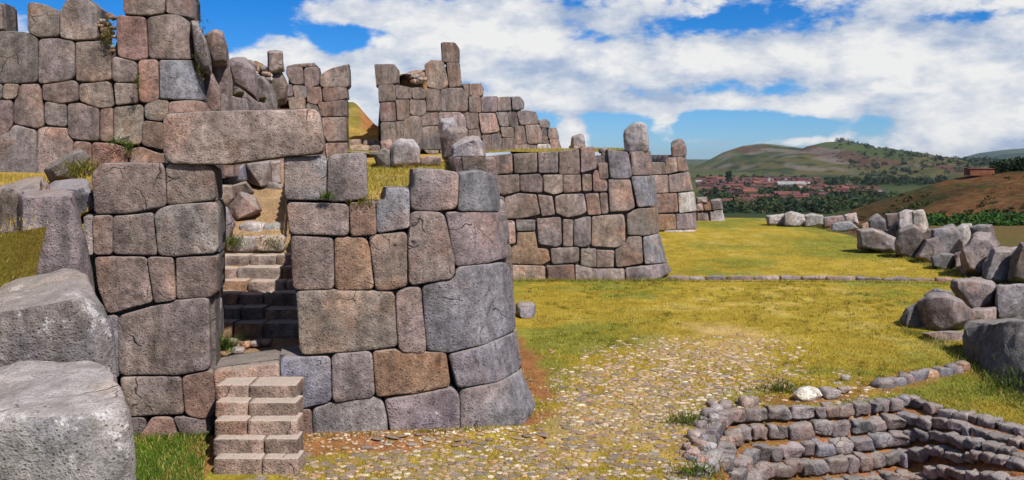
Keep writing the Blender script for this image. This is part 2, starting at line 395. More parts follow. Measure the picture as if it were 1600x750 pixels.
def crag_px(name, s, Y, T, code, parent=None, lichen=.6, shift=(0, 0), grow=1.06, **k):
    P = np.array(parse(s)); c = P.mean(0); P = c+(P-c)*grow; pts = []
    for q in P: pts.append((q[0], q[1], Y+random.uniform(-.25, .25)*T))
    cs = c+np.array(shift)
    for sg, lo, hi in ((-1, .6, .92), (1, .6, .92)):
        for q in P:
            f = random.uniform(lo, hi); e = (cs if sg < 0 else c); pts.append((e[0]+(q[0]-e[0])*f, e[1]+(q[1]-e[1])*f, Y+sg*T*random.uniform(.6, 1.05)))
    return crag(name, pts, code, parent, lichen, **k)
def rockbox_data(dims, seed, n=5, k=7.0, noise=0.04):
    g = np.linspace(-1, 1, n+1); g = np.sign(g)*np.abs(g)**0.8
    idx = {}; V = []; Fc = []
    def vid(a, b, c):
        key = (round(a, 4), round(b, 4), round(c, 4))
        if key not in idx: idx[key] = len(V); V.append(key)
        return idx[key]
    for ax in range(3):
        for s in (-1, 1):
            for i in range(n):
                for j in range(n):
                    q = []
                    for (a, b) in ((g[i], g[j]), (g[i+1], g[j]), (g[i+1], g[j+1]), (g[i], g[j+1])):
                        t = [0, 0, 0]; t[ax] = s; t[(ax+1) % 3] = a; t[(ax+2) % 3] = b; q.append(vid(*t))
                    Fc.append(tuple(q if s > 0 else q[::-1]))
    V = np.array(V, float)
    s = (np.abs(V)**k).sum(1)**(1/k); V = V/s[:, None]
    V = V*np.array(dims)/2
    m = min(dims)
    D = np.stack([fbm(V*(1.3/m)+seed*7.7+q*19, 3) for q in range(3)], 1)
    V = V+D*noise*2.2
    return V, Fc
_tmpl = {}
def block(name, parent, loc, dims, rz=0.0, code='n', lichen=.3, n=5, k=7.0, noise=0.02, rx=0.0, ry=0.0):
    V, Fc = rockbox_data(dims, random.random()*50, n, k, noise)
    me = bpy.data.meshes.new(name); me.from_pydata(V.tolist(), [], Fc)
    me.polygons.foreach_set('use_smooth', [True]*len(me.polygons)); me.materials.append(STONE)
    o = bpy.data.objects.new(name, me); link(o, parent)
    o.location = np.array(loc)-parent_world(parent); o.rotation_euler = (rx, ry, rz); tint(o, code, lichen)
    return o

# ------------------------------------------------------------------ land
def lerp(a, b, t): return a+(b-a)*t
OCHRE = np.array([.315, .228, .030]); GREEN = np.array([.135, .150, .022]); STRAW = np.array([.40, .29, .10]); DIRT = np.array([.25, .108, .046]); DUST = np.array([.36, .235, .115])
ROWS = [  # courses of the sunken terrace: photo pixels of their top edge, level of the top
 (0.00, "1088,700 1097,672 1112,650 1132,637 1200,634 1260,632 1330,628 1400,618 1420,615 1440,621 1470,636 1520,648 1560,658 1620,673 1720,695"),
 (-.22, "1118,712 1124,684 1138,666 1200,660 1320,655 1400,645 1440,648 1480,655 1545,672 1600,688 1720,715"),
 (-.44, "1135,738 1146,714 1164,697 1200,692 1320,682 1400,672 1445,668 1480,674 1540,690 1600,706 1720,733"),
 (-.66, "1146,770 1160,742 1180,724 1250,717 1330,711 1400,700 1460,695 1500,704 1600,722 1720,750"),
 (-.88, "1160,800 1180,765 1215,753 1300,746 1400,734 1460,726 1520,734 1600,748 1720,775"),
 (-1.1, "1190,810 1230,786 1300,778 1400,766 1460,758 1520,766 1600,780 1720,805"),
 (-1.32, "1220,830 1250,815 1300,810 1400,800 1460,792 1520,800 1600,815 1720,840")]
ROWP = []
def rise(x): return np.interp(x, [6.3, 7.0], [.22, .085])
for k, (z, sr) in enumerate(ROWS):
    pts = []
    for u, v in parse(sr):
        zz = z
        for _ in range(12): x_, y_ = gpt(u, v, zz); zz = .5*zz-.5*k*float(rise(x_))
        pts.append((x_, y_))
    ROWP.append((k, np.array(pts)))
def pit(x, y):
    z = np.zeros_like(x)
    for zz, p in ROWP:
        Yl = np.interp(x, p[:, 0], p[:, 1], left=-99, right=-99)
        z = z-rise(x)*((y < Yl-0.10) & (y > 4))
    return z
def front_line(x): return 12.62+0.10*(x+4.2)
def gz(x, y):
    z = 0.035*fbm(np.stack([x*.5, y*.5, 0*x], -1), 3)*sstep(y, 9, 12)
    z = z+pit(x, y)
    z = z+0.12*sstep(-np.abs(y-(front_line(x)-.05)), -.5, 0)*((x > -6) & (x < .45))
    z = z-0.5*sstep(y, 47, 58)*sstep(x, 13, 9)*0
    d1 = sstep(y, 57.5, 120)*12+sstep(y, 100, 420)*23.5
    d2 = sstep(x, 17.2, 23)*sstep(y, 23, 30)*4.0
    dn = sstep(y, 230, 420); z = z-np.maximum(d1*np.maximum(sstep(x/np.maximum(y, 1), .42, .36), dn)+d1*.35*sstep(x/np.maximum(y, 1), .36, .42)*(1-dn)*sstep(y, 100, 300), d2)
    z = z-sstep(y, 117, 140)*10*sstep(x/np.maximum(y, 1), .36, .42)*(1-dn)
    z = z+sstep(y, 600, 1700)*5.5-sstep(y, 1700, 9000)*0
    z = z+1.2*fbm(np.stack([x*.02, y*.02, 0*x+5], -1), 3)*sstep(y, 90, 200)
    return z
def inpoly(x, y, poly):
    r = np.zeros(x.shape, bool); n = len(poly)
    for i in range(n):
        (x1, y1), (x2, y2) = poly[i], poly[(i+1) % n]
        c = ((y1 > y) != (y2 > y)); r ^= c & (x < (x2-x1)*(y-y1)/(y2-y1+1e-12)+x1)
    return r
PATH = [gpt(u, v) for u, v in parse("400,790 462,725 540,696 700,684 850,664 885,610 950,555 1040,520 1100,500 1190,520 1205,570 1190,600 1120,622 1085,660 1070,700 1085,790")]
CORNER_DIRT = [gpt(u, v) for u, v in parse("800,520 822,530 846,565 864,630 868,650 830,668 780,690 700,700 560,705 470,720 462,690 780,665 815,640 800,560")]
EDGE_DIRT = [gpt(u, v) for u, v in parse("1190,622 1300,606 1370,590 1510,570 1512,580 1440,600 1400,612 1330,626 1200,636")]
def soft(x, y, poly, r=0.12):
    a = 0
    for dx, dy in ((0, 0), (r, 0), (-r, 0), (0, r), (0, -r)): a = a+inpoly(x+dx, y+dy, poly)
    return a/5.0
def gcol(x, y):
    p = np.stack([x*.35, y*.35, 0*x+3], -1)
    n = fbm(p, 4); n2 = fbm(np.stack([x*1.3, y*1.3, 0*x+9], -1), 4); n3 = fbm(np.stack([x*.16, y*.16, 0*x+21], -1), 3)
    c = lerp(OCHRE, STRAW, sstep(n2, 0.0, .5)[..., None]*.55)
    g = sstep(n*.8+n2*.6+n3*.5, -.10, .30)[..., None]
    c = lerp(c, GREEN, g*.8)
    # greener towards the low wall on the right and by the shaded base of the rocks
    gr = sstep(x, 4.5, 8.5)*sstep(y, 24, 17)*.5
    c = lerp(c, GREEN, (gr*sstep(n2+n*.5, -.35, .3))[..., None])
    pth = soft(x, y, PATH, .4); c = lerp(c, DUST, (pth*sstep(n2, -.45, .35)*.55)[..., None])
    wx, wy = x+.22*fbm(np.stack([x*2.2, y*2.2, 0*x+31], -1), 3), y+.3*fbm(np.stack([x*2.2, y*2.2, 0*x+57], -1), 3)
    d = np.maximum(soft(wx, wy, CORNER_DIRT), soft(wx, wy, EDGE_DIRT)*.85)
    d = np.maximum(d, ((y < front_line(x)+.3) & (y > front_line(x)-.55) & (x > -3.3) & (x < .45))*1.0)
    d = np.maximum(d, (pit(x, y) < -.1)*.95)
    d = np.maximum(d, ((x > -4.95) & (x < -3.9) & (y < 12.7) & (y > 10.5))*.8)
    d = d*sstep(n2*1.2+n, -.55, .15)*(.72+.28*sstep(n2, -.3, .2))
    d = np.maximum(d, (pit(x, y) < -.05)*(.8+.2*sstep(n2, -.3, .2)))
    c = lerp(c, DIRT, d[..., None])
    c = c*(1+.34*n2+.22*fbm(np.stack([x*4, y*4, 0*x+2], -1), 3))[..., None]
    gl = ((x > -6.6) & (x < -4.45) & (y < 12.9) & (y > 9))*1.0
    c = lerp(c, np.array([.075, .115, .014]), (gl*.85)[..., None])
    # beyond the rocks and down in the valley
    f = np.maximum(sstep(y, 57.5, 70), sstep(x, 17.5, 20)*sstep(y, 22, 27))
    v1 = fbm(np.stack([x*.03, y*.012, 0*x+1], -1), 4)
    far = lerp(np.array([.13, .072, .03]), np.array([.10, .078, .025]), sstep(v1, -.2, .3)[..., None])
    valley = lerp(np.array([.075, .08, .03]), np.array([.03, .045, .018]), sstep(fbm(np.stack([x*.012, y*.012, 0*x+4], -1), 3), -.15, .2)[..., None])
    far = lerp(far, valley, (sstep(y, 150, 400))[..., None])
    return lerp(c, far, f[..., None])
def field(name, xs, ys, zf, cf, mat, mask=None, kind='structure', smooth=True):
    X, Y = np.meshgrid(xs, ys); Z = zf(X, Y); nx, ny = len(xs), len(ys)
    V = np.stack([X, Y, Z], -1).reshape(-1, 3)
    I = np.arange(nx*ny).reshape(ny, nx)
    Q = np.stack([I[:-1, :-1], I[:-1, 1:], I[1:, 1:], I[1:, :-1]], -1).reshape(-1, 4)
    C = cf(X, Y).reshape(-1, 3)
    if mask is not None:
        K = mask(X, Y); k = (K[:-1, :-1] & K[:-1, 1:] & K[1:, 1:] & K[1:, :-1]).ravel(); Q = Q[k]
        used = np.unique(Q); re = -np.ones(len(V), int); re[used] = np.arange(len(used)); V = V[used]; C = C[used]; Q = re[Q]
    o = mesh_obj(name, V, Q.tolist(), mat, None, smooth, origin=(0, 0, 0)); o['kind'] = kind
    set_col(o, C); return o
def geo(a, b, n): return np.geomspace(a, b, n)
xs = np.concatenate([-geo(8.1, 9000, 42)[::-1], np.arange(-8, 10.01, .085), geo(10.4, 60, 60), geo(64, 9000, 34)])
ys = np.concatenate([[-60, -20, -4, 3, 7, 9], np.arange(10, 16.2, .075), np.arange(16.3, 32, .22), geo(32.3, 130, 70), geo(136, 12000, 60)])
GROUND = field('ground', xs, ys, gz, gcol, EARTH)

# terrace behind the gateway wall, with the passage cut through it
def corridor(x, y): return (x > -4.42-.30*(y-12.7)) & (x < -2.98-.20*(y-12.7))
def zpass(y): return np.interp(y, [12, 15.0, 15.1, 16.95, 17.3, 17.5, 18.0, 21.0, 24], [1.03, 1.06, 1.05, 2.12, 2.2, 2.38, 2.66, 3.48, 4.0])
def tz(x, y):
    a = np.interp(y, [12.8, 13.3, 15, 18, 20, 25, 30, 34, 45], [3.3, 3.38, 3.58, 3.73, 3.84, 4.0, 4.19, 4.33, 4.4])
    b = np.interp(y, [7, 9, 11, 12.5, 14, 16, 18, 20], [.6, 1.2, 2.0, 2.6, 3.1, 3.55, 3.73, 3.85])
    b = b*np.where(y < 12.7, sstep(x, -5.9, -7.4), 1.0)-.15*(y < 12.7)
    z = lerp(a, b, sstep(x, -6.0, -6.7)*sstep(y, 19, 17))
    z = z+.06*fbm(np.stack([x*1.1, y*1.1, 0*x], -1), 4)
    cor = corridor(x, y) & (y < 17.4)
    z = np.where(cor, zpass(y)-.05, z)
    wide = (x > -.335*y-.25) & (x < -.25*y) & (y >= 17.3)
    return np.where(wide & (y < 24), np.minimum(z, zpass(y)+.03*fbm(np.stack([x*3, y*3, 0*x], -1), 3)), z)
def tcol(x, y):
    n = fbm(np.stack([x*.9, y*.9, 0*x+40], -1), 4); n2 = fbm(np.stack([x*.4, y*.4, 0*x+60], -1), 3)
    c = lerp(np.array([.36, .235, .05]), np.array([.40, .26, .11]), sstep(n, -.1, .35)[..., None])
    c = lerp(c, np.array([.17, .16, .02]), sstep(n2+n*.4, -.05, .35)[..., None]*.75)
    p = corridor(x, y) | ((x > -.335*y-.3) & (x < -.25*y) & (y >= 17))
    c = lerp(c, np.array([.33, .225, .05]), (sstep(x, -6.2, -6.8)*.8)[..., None])
    return lerp(c, np.array([.29, .19, .115]), (p*.9)[..., None])
def xr_line(y): return np.interp(y, [13, 29.3, 29.6], [-.05, -1.6, 14])-.35
def tmask(x, y):
    m = (y > np.where(x > -6.1, front_line(x)+.38+.3, 6.5)) & (x < -.25-(y-13)*.09)
    c2 = (y > 30.2) & (x < 4.0+.0*y)
    th = (y > 13.0) & corridor(x, y)
    return m | c2 | th
TERR = field('terrace', np.concatenate([-geo(8.2, 40, 20)[::-1], np.arange(-8, 4.2, .1)]), np.concatenate([np.arange(6.5, 12.5, .3), np.arange(12.6, 24, .1), np.arange(24.2, 46, .4)]), tz, tcol, EARTH, tmask)
def wall_y(x): return np.interp(x, [-40, -6.6, -6.35, -6.07, -4.7, -3.9, -2.06, 0, 2.07, 4], [18.7, 18.7, 19, 24.3, 26.2, 26.3, 30.3, 33.7, 36.5, 39])
def uz(x, y):
    top = np.interp(x, [-30, -7.6, -6.9, -6.0, -4.7, -3.9, -2.6, -1.5, -.6, .3, 1.0, 1.6, 2.1], [6.3, 6.3, 5.3, 5.6, 6.2, 6.25, 6.2, 6.0, 5.95, 5.6, 5.2, 4.7, 4.2])
    z = top+.18*fbm(np.stack([x*.9, y*.9, 0*x+3], -1), 4)
    u = CU+F*x/y
    z = z+.42*sstep(u, 612, 628)*sstep(u, 676, 658)*sstep(y, 32, 29)
    gate = (u > 541) & (u < 595)
    zg = np.interp(y, [24, 26, 28, 29, 33.2, 36], [4.05, 4.2, 4.6, 4.72, 6.1, 6.1])-sstep(u, 548, 596)*.95*sstep(y, 29, 33)+.1*fbm(np.stack([x*1.5, y*1.5, 0*x], -1), 3)
    return np.where(gate, zg, z)
def ucol(x, y):
    n = fbm(np.stack([x*.8, y*.8, 0*x+4], -1), 4)
    c = lerp(np.array([.30, .20, .06]), np.array([.16, .14, .03]), sstep(n, -.2, .3)[..., None])
    u = CU+F*x/y
    return lerp(c, np.array([.30, .13, .055]), (sstep(u, 556, 572)*sstep(y, 29, 30.5)*(u < 600)*.9)[..., None])
UPPER = field('upper_terrace', np.concatenate([np.arange(-26, -8, .5), np.arange(-8, 2.6, .1)]), np.concatenate([np.arange(18.6, 30, .15), np.arange(30, 44, .4)]), uz, ucol, EARTH,
              lambda x, y: (y > wall_y(x)+.45) | ((CU+F*x/y > 541) & (CU+F*x/y < 595) & (y > 25.4)))

# far hills: a ridge line from the photo, given its distance, with sloping flanks
def ridge(name, Yr, s, zb, Yn, Yf, cf, rough, nx=150, ny=60, pw=1.0, label=None):
    P = parse(s); X = np.array([(u-CU)/F*Yr for u, v in P]); Z = np.array([CZ-(v-HV)/F*Yr for u, v in P])
    xs = np.linspace(X[0], X[-1], nx); ys = np.concatenate([np.linspace(Yn, Yr, ny), np.linspace(Yr, Yf, 10)[1:]])
    def zf(x, y):
        top = np.interp(x*Yr/np.maximum(y, Yn)*0+x, X, Z)
        t = np.where(y < Yr, (y-Yn)/(Yr-Yn), 1-(y-Yr)/(Yf-Yr)*.9)
        prof = np.clip(t, 0, 1)**pw
        nz = fbm(np.stack([x, y, 0*x], -1)*(6.0/(Yr-Yn)), 5)*rough*np.sin(np.pi*np.clip(t, 0, 1))
        gul = (1-np.abs(fbm(np.stack([x*9/(Yr-Yn), y*2/(Yr-Yn), 0*x+7], -1), 3))*3)*rough*.5*np.sin(np.pi*np.clip(t, 0, 1))
        zz = np.minimum(zb, top-.3); z = zz+(top-zz)*prof+nz+gul
        return np.where(y > Yr, top-(y-Yr)*.35, z)
    return field(name, xs, ys, zf, cf, FARLAND)
def hillcol(x, y):
    n = fbm(np.stack([x*.006, y*.003, 0*x], -1), 4); n2 = fbm(np.stack([x*.02, y*.01, 0*x+8], -1), 4); n3 = vnoise(np.stack([np.floor(x/70), np.floor(y/190+x/260), 0*x], -1))
    hd = fbm(np.stack([x*.05, y*.02, 0*x+15], -1), 4)
    c = lerp(np.array([.088, .076, .030]), np.array([.042, .060, .020]), sstep(n+hd*.8, -.2, .2)[..., None])
    c = lerp(c, np.array([.022, .032, .016]), (sstep(hd, .08, .25)*.75)[..., None])
    c = lerp(c, np.array([.065, .085, .028]), ((n3 > .45)*sstep(y, 1750, 2100)*sstep(x, 1400, 900))[..., None]*.8)
    c = lerp(c, np.array([.10, .05, .038]), ((n3 < -.6))[..., None]*.7)
    return lerp(c, np.array([.15, .125, .105]), (sstep(n2, .10, .32)*.75)[..., None])
ridge('hill', 2600, "1000,300 1040,285 1078,265 1100,254 1130,238 1160,228 1190,224 1215,226 1245,231 1275,237 1330,258 1420,285", -31, 1650, 3600, hillcol, 8, pw=.9)
ridge('hill', 2300, "1150,300 1200,268 1235,241 1260,229 1290,222 1315,221 1340,228 1380,238 1420,246 1480,249 1540,250 1600,256 1750,262 1900,262", -31, 1500, 3300, hillcol, 9, pw=.95)
def bluecol(x, y):
    n = fbm(np.stack([x*.003, y*.003, 0*x], -1), 4)
    return lerp(np.array([.035, .06, .05]), np.array([.06, .085, .05]), sstep(n, -.2, .2)[..., None])
ridge('hill', 6500, "1420,270 1470,254 1497,248 1530,239 1570,234 1610,231 1700,226 1900,222 2200,230", -31, 4200, 9000, bluecol, 12, nx=80, ny=30)
ridge('hill', 3600, "1440,268 1500,254 1535,247 1570,241 1610,238 1720,232 1900,230 2100,240", -31, 2900, 4600, bluecol, 10, nx=80, ny=30)
def browncol(x, y):
    n = fbm(np.stack([x*.06, y*.03, 0*x], -1), 5); n2 = fbm(np.stack([x*.2, y*.1, 0*x+8], -1), 4)
    c = lerp(np.array([.115, .058, .024]), np.array([.062, .040, .016]), sstep(n, -.1, .25)[..., None])
    c = lerp(c, np.array([.035, .045, .014]), (sstep(n2+n*.5, .15, .4))[..., None]*.8)
    return c
BROWN = ridge('hillside', 210, "1270,352 1300,338 1330,328 1400,305 1480,281 1530,270 1560,266 1640,262 1750,256 1900,250 2100,255", -4.6, 116, 226, browncol, 1.1, nx=160, ny=70, pw=.8)

# ------------------------------------------------------------------ great walls
def surf(fY):
    def M(u, v):
        Y = fY(u, v, 2.0+0*u)
        for _ in range(4): Y = fY(u, v, CZ-(v-HV)/F*Y)
        return ray(u, v, Y)
    return M
def rnd_corner(e, w, D):
    t = np.clip(1-e/w, 0, 1); return D*(1-np.sqrt(np.maximum(1-t*t, 0.0)))
def fY_front(u, v, z):
    Y = 12.62+0.09*z-.42+.42
    Y = (12.62+0.42+0.09*z)/(1-0.10*(u-CU)/F)
    us = np.interp(v, [265, 330, 420, 520, 580, 640, 670], [783, 786, 800, 807, 815, 838, 832])
    return Y+rnd_corner(us-u, 95, 1.15)
MF = surf(fY_front); EF = (-.2, 1, 0)
GATE = empty('gateway_wall', (-3.7, 13.3, 0), 'big fitted-stone wall with a doorway and a huge lintel, nearest the camera', 'wall')
FRONT = """n 142,270 160,255 256,256 259,322 192,334 146,335
n 259,257 320,257 334,266 336,312 260,321
n 144,338 174,338 175,398 146,398
n 176,339 238,333 245,399 176,397
g 241,332 260,322 336,316 341,326 340,394 272,401 247,399
n 146,402 228,403 240,472 167,491 152,450
n 231,403 270,403 274,468 242,473
n 274,403 339,401 339,456 326,465 276,468
n 183,496 275,470 326,466 328,577 280,586 186,587
n 187,590 282,589 287,648 194,652
r 284,590 330,580 337,598 335,648 318,655 290,648
g 129,338 143,338 145,398 133,398
b 164,495 182,494 186,589 178,592
d 196,655 226,655 226,672 206,690 198,672
r 205,692 226,673 236,654 268,654 277,686 230,692
d 270,653 328,655 330,676 286,684
b 444,246 508,244 510,255 509,312 445,312
g 512,246 520,241 572,240 574,310 520,315 512,312
l 448,317 545,320 545,368 452,366
r 547,318 586,316 588,366 548,369
b 588,318 602,312 604,295 639,295 640,356 600,362 590,364
g 642,296 648,294 648,266 680,265 717,270 715,326 680,330 642,328
b 719,272 752,267 772,274 781,298 781,330 716,330
n 454,369 520,372 522,452 458,453
o 523,371 572,372 578,390 584,452 524,454
n 577,369 634,363 637,374 637,447 616,453 588,454
n 640,357 641,331 694,332 710,406 710,434 660,442 639,446 638,370
g 697,332 783,333 792,374 796,402 760,412 712,416
b 660,448 680,442 712,436 714,419 786,411 798,418 805,472 806,516 760,538 700,552 668,548
n 462,456 520,454 616,458 622,542 572,549 470,554
n 618,459 636,450 657,448 666,544 664,553 624,550
b 438,560 516,557 518,629 464,641 438,641
g 519,555 581,550 586,622 520,630
o 583,550 616,547 632,552 697,552 704,604 648,616 588,621
b 702,556 752,542 805,521 813,576 780,596 716,607
r 466,642 486,642 489,688 467,690
g 488,642 514,632 592,622 604,640 606,682 552,686 490,688
g 602,626 708,608 718,618 719,676 612,682
b 719,610 780,598 814,580 838,635 816,670 720,680"""
for ln in FRONT.splitlines():
    c, s = ln.split(' ', 1); wall_stone(GATE, s, MF, 13/F, EF, .9, c, gap=-.85)
def fY_lintel(u, v, z): return fY_front(u, v, z)-.10
o = wall_stone(GATE, "253,182 262,176 380,172 490,169 500,174 508,232 501,240 448,245 362,257 262,256 254,244", surf(fY_lintel), 13/F, EF, .85, 'l', 'lintel', gap=.2, lichen=.55, rough=1.5)
o['label'] = 'single huge pale lintel stone lying across the doorway'
def fY_thr(u, v, z): return fY_front(u, v, z)-.03
o = wall_stone(GATE, "333,580 437,566 440,641 337,641", surf(fY_thr), 13/F, EF, 1.0, 's', 'threshold', gap=.6, lichen=.4)
# generic coursed masonry for the flanks that run back out of sight
def flank(parent, p0, p1, h0, h1, lean, T=.7, course=.75, codes='nngb', z0=0.0):
    p0 = np.array(p0, float); p1 = np.array(p1, float); Lg = np.hypot(*(p1-p0)); d = (p1-p0)/Lg; nrm = np.array([d[1], -d[0]])
    def M(s, t):
        b = p0[None]+d[None]*s[:, None]-nrm[None]*(lean*t)[:, None]
        return np.stack([b[:, 0], b[:, 1], t+z0], -1)
    t = 0.0; row = 0
    ramp = lambda s: h0+(h1-h0)*s/Lg
    while t < max(h0, h1)-.25:
        th = course*random.uniform(.75, 1.15); s = 0.0
        while s < Lg-.05:
            w = random.uniform(.7, 1.35)
            if Lg-s-w < .45: w = Lg-s
            if t+th*.6 < ramp(s+w/2):
                j = lambda: random.uniform(-.05, .05)
                wall_stone(parent, [(s+j()*0, t+.0), (s+w, t), (s+w, t+th), (s, t+th)], M, 1.0, (-nrm[0], -nrm[1], 0), T, random.choice(codes), gap=.010)
            s += w
        t += th
flank(GATE, (.22, 14.35), (-1.15, 29.2), 3.75, 4.1, .10)
flank(GATE, (-4.46, 13.75), (-5.52, 17.2), 2.2, 1.3, .02, .5, .6, z0=1.1)
# right cheek of the passage faces -x
flank(GATE, (-3.98, 17.2), (-3.26, 13.75), 1.5, 2.2, .02, .5, .6, z0=1.1)

# outer stair up to the doorway: five steps, two blocks each
STAIR = empty('stairway', (-3.6, 11.9, 0), 'five-step outdoor stair of cut stone blocks rising to the dark doorway', 'stairs')
SY = [11.39, 11.59, 11.77, 12.0, 12.25, 12.62]; SZ = [.21, .40, .586, .76, .926]
SX = [(332, 467, 409), (332, 466, 412), (334, 465, 386), (335, 464, 387), (336, 463, 388)]
for k in range(5):
    for a, b in ((SX[k][0], SX[k][2]), (SX[k][2], SX[k][1])):
        xa, xb = (a-CU)/F*SY[k]+.006, (b-CU)/F*SY[k]-.006
        z1 = SZ[k]+random.uniform(-.006, .006); z0 = (SZ[k-1]-.05 if k else -.1)
        dep = SY[k+1]-SY[k]+.16
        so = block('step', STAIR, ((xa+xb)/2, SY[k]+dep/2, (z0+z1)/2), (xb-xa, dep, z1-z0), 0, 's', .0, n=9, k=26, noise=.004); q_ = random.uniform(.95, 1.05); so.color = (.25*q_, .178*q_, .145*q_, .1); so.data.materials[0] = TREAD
# inner steps climbing through the passage
INNER = empty('passage_stair', (-4.3, 15.1, 1.0), 'rough stone steps climbing through the doorway, partly in deep shade', 'stairs')
for k in range(6):
    y = 15.1+.35*k; z1 = 1.25+.19*k; xl = -4.45-.30*(y-12.7); xr = -3.0-.20*(y-12.7); x = xl
    while x < xr-.05:
        w = random.uniform(.4, .85)
        if xr-x-w < .25: w = xr-x
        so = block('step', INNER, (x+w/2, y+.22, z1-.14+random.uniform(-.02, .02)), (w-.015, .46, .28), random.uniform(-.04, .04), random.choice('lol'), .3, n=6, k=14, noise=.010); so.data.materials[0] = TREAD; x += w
for (u0, u1, y, z1) in ((352, 400, 17.25, 2.47), (398, 446, 17.3, 2.5), (372, 412, 17.9, 2.72), (410, 448, 17.95, 2.72)):
    xa, xb = (u0-CU)/F*y, (u1-CU)/F*y
    block('step', INNER, ((xa+xb)/2, y+.2, z1-.13), (xb-xa, .5, .28), 0, 'w', .7, n=6, k=6, noise=.03)
for (u, v, y) in ((400, 541, 14.3), (384, 543, 14.25), (415, 538, 14.4), (372, 552, 13.8), (360, 536, 14.4)):
    p = ray(u, v, y); block('step', INNER, (p[0], p[1], 1.07), (random.uniform(.16, .24), .2, .1), random.uniform(-.3, .3), random.choice('low'), .3, n=3, k=4, noise=.015)

# rough rocks beside the passage top
ROUGH = empty('passage_side_wall', (-5.2, 18.6, 2.5), 'rough boulder facing seen through the doorway, left of the passage', 'wall')
for c, Y, T, s in (('b', 20.2, .4, "346,259 382,257 385,282 360,291 346,289"), ('g', 20.6, .4, "384,255 422,252 424,288 408,293 388,283"), ('w', 20.8, .4, "422,253 438,252 440,288 425,289"),
                   ('n', 19.2, .35, "340,290 362,291 368,310 356,325 340,320"), ('g', 18.6, .4, "358,324 376,302 396,308 407,328 390,340 366,350"), ('b', 17.6, .35, "338,318 356,325 366,350 352,384 338,388"),
                   ('n', 19.6, .35, "360,290 384,284 396,300 390,308 366,306"), ('w', 20.6, .25, "404,288 420,284 432,290 440,288 440,296 410,298")):
    crag_px('stone', s, Y, T, c, ROUGH, .4, grow=1.1, rough=.7)

# upper walls
def fY_U(u, v, z):
    us = np.interp(v, [-20, 30, 90, 150, 200, 275], [300, 304, 308, 321, 330, 336])
    return 18.0+.12*(z-3.7)+rnd_corner(us-u, 46, .8)
MU = surf(fY_U)
UPW = empty('upper_wall', (-8.5, 18.3, 3.7), 'tall dark fitted-stone wall on the terrace at upper left, cut by the top edge', 'wall')
UP = """n 43,5 50,3 70,7 88,15 93,17 92,56 60,58 43,50
g 94,18 104,-2 134,-3 152,12 151,60 118,63 94,59
d -20,52 0,48 42,50 58,59 58,127 30,130 -20,130
n -25,5 2,4 4,46 -25,48
n 60,61 90,60 115,64 117,120 106,125 64,131 60,127
n 117,65 160,63 171,80 173,123 150,128 119,126
r 182,26 187,23 227,27 230,91 213,94 184,88 181,54
n 229,27 257,22 279,23 297,35 305,61 303,92 273,92 232,91
n 192,-10 257,-12 257,21 228,24 193,21
n 259,-12 300,-8 302,28 287,24 260,20
n 175,88 213,97 214,127 192,129 175,126
r 216,94 246,93 248,156 230,161 217,158
b 249,94 303,95 313,112 319,133 319,156 287,155 250,154
n 4,131 29,131 24,153 4,155
n -20,131 2,131 2,155 -20,156
n 31,132 61,131 65,160 68,196 58,201 20,193 21,158 27,152
n 66,133 114,126 121,131 122,157 94,161 67,156
n 123,131 170,127 177,160 176,167 155,169 124,158
n 178,130 212,131 214,160 181,164
n -20,157 17,156 19,192 8,212 -20,216
n 68,158 102,160 104,198 70,195
n 105,163 125,161 154,168 154,220 112,217 106,209
r 156,170 175,168 176,221 156,220
l 176,167 221,163 224,172 220,225 197,226 177,222
n 225,164 248,155 263,157 262,178 253,189 227,186
r 263,160 287,157 316,158 328,172 330,200 262,200
r 224,189 254,192 256,235 246,232 222,226
n 258,200 330,202 334,262 258,262
g -20,217 13,207 20,195 55,203 57,285 -20,285
l 57,202 67,198 104,200 106,212 113,220 113,285 57,285
r 115,221 141,223 143,275 115,275
r 143,223 172,224 198,231 200,275 143,275
r 202,234 219,229 247,240 256,240 257,275 203,275"""
for ln in UP.splitlines():
    c, s = ln.split(' ', 1); wall_stone(UPW, s, MU, 18/F, (-.15, 1, 0), .8, c, gap=-.45)
for (u, v) in ((160, 33), (158, 41), (168, 38), (175, 28), (172, 25), (176, 44), (164, 48), (178, 58), (174, 74), (177, 80), (170, 52), (154, 36), (162, 56), (170, 64)):
    p = ray(u, v, 18.5); block('rubble', UPW, p, (random.uniform(.1, .2), .25, random.uniform(.07, .12)), random.uniform(-.5, .5), random.choice('wolo'), .3, n=3, k=3.5, noise=.02)
# flank of that wall: upright, broken stones running back
MJ = surf(lambda u, v, z: 18.7+(u-320)*.043+.06*(z-4))
for ln in """g 300,37 311,38 321,60 327,82 330,112 318,112 305,90
n 321,56 335,47 348,52 355,80 355,100 332,103 326,78
n 332,106 355,101 361,122 363,176 345,176 340,140 331,118
g 319,113 330,114 345,140 345,176 322,176
g 357,98 364,92 383,92 397,108 404,160 388,150 367,128
g 361,130 372,131 383,150 404,162 404,178 364,178
g 400,122 412,120 423,133 431,160 431,178 407,178
n 419,82 428,80 440,82 444,111 420,115
n 420,117 439,114 449,133 447,160 428,163 421,131"""\
.splitlines():
    c, s = ln.split(' ', 1); q = np.array(parse(s)); Y = float(18.9+(q[:, 0].mean()-320)*.043)
    crag_px('stone', s, Y, .45, c, UPW, .5, grow=1.12, rough=.7)
for k in range(12):                          # lower courses of the same flank, hidden from the gate side
    pass
flank(UPW, (-6.05, 19.4), (-6.0, 24.2), 2.2, 2.0, .12, .6, .7, 'ng', z0=3.6)
o = boulder('earth_fill', '384,126 386,102 396,96 412,104 422,116 422,130', 23.6, .4, 'e', UPW, 0, p=3, grow=.2)
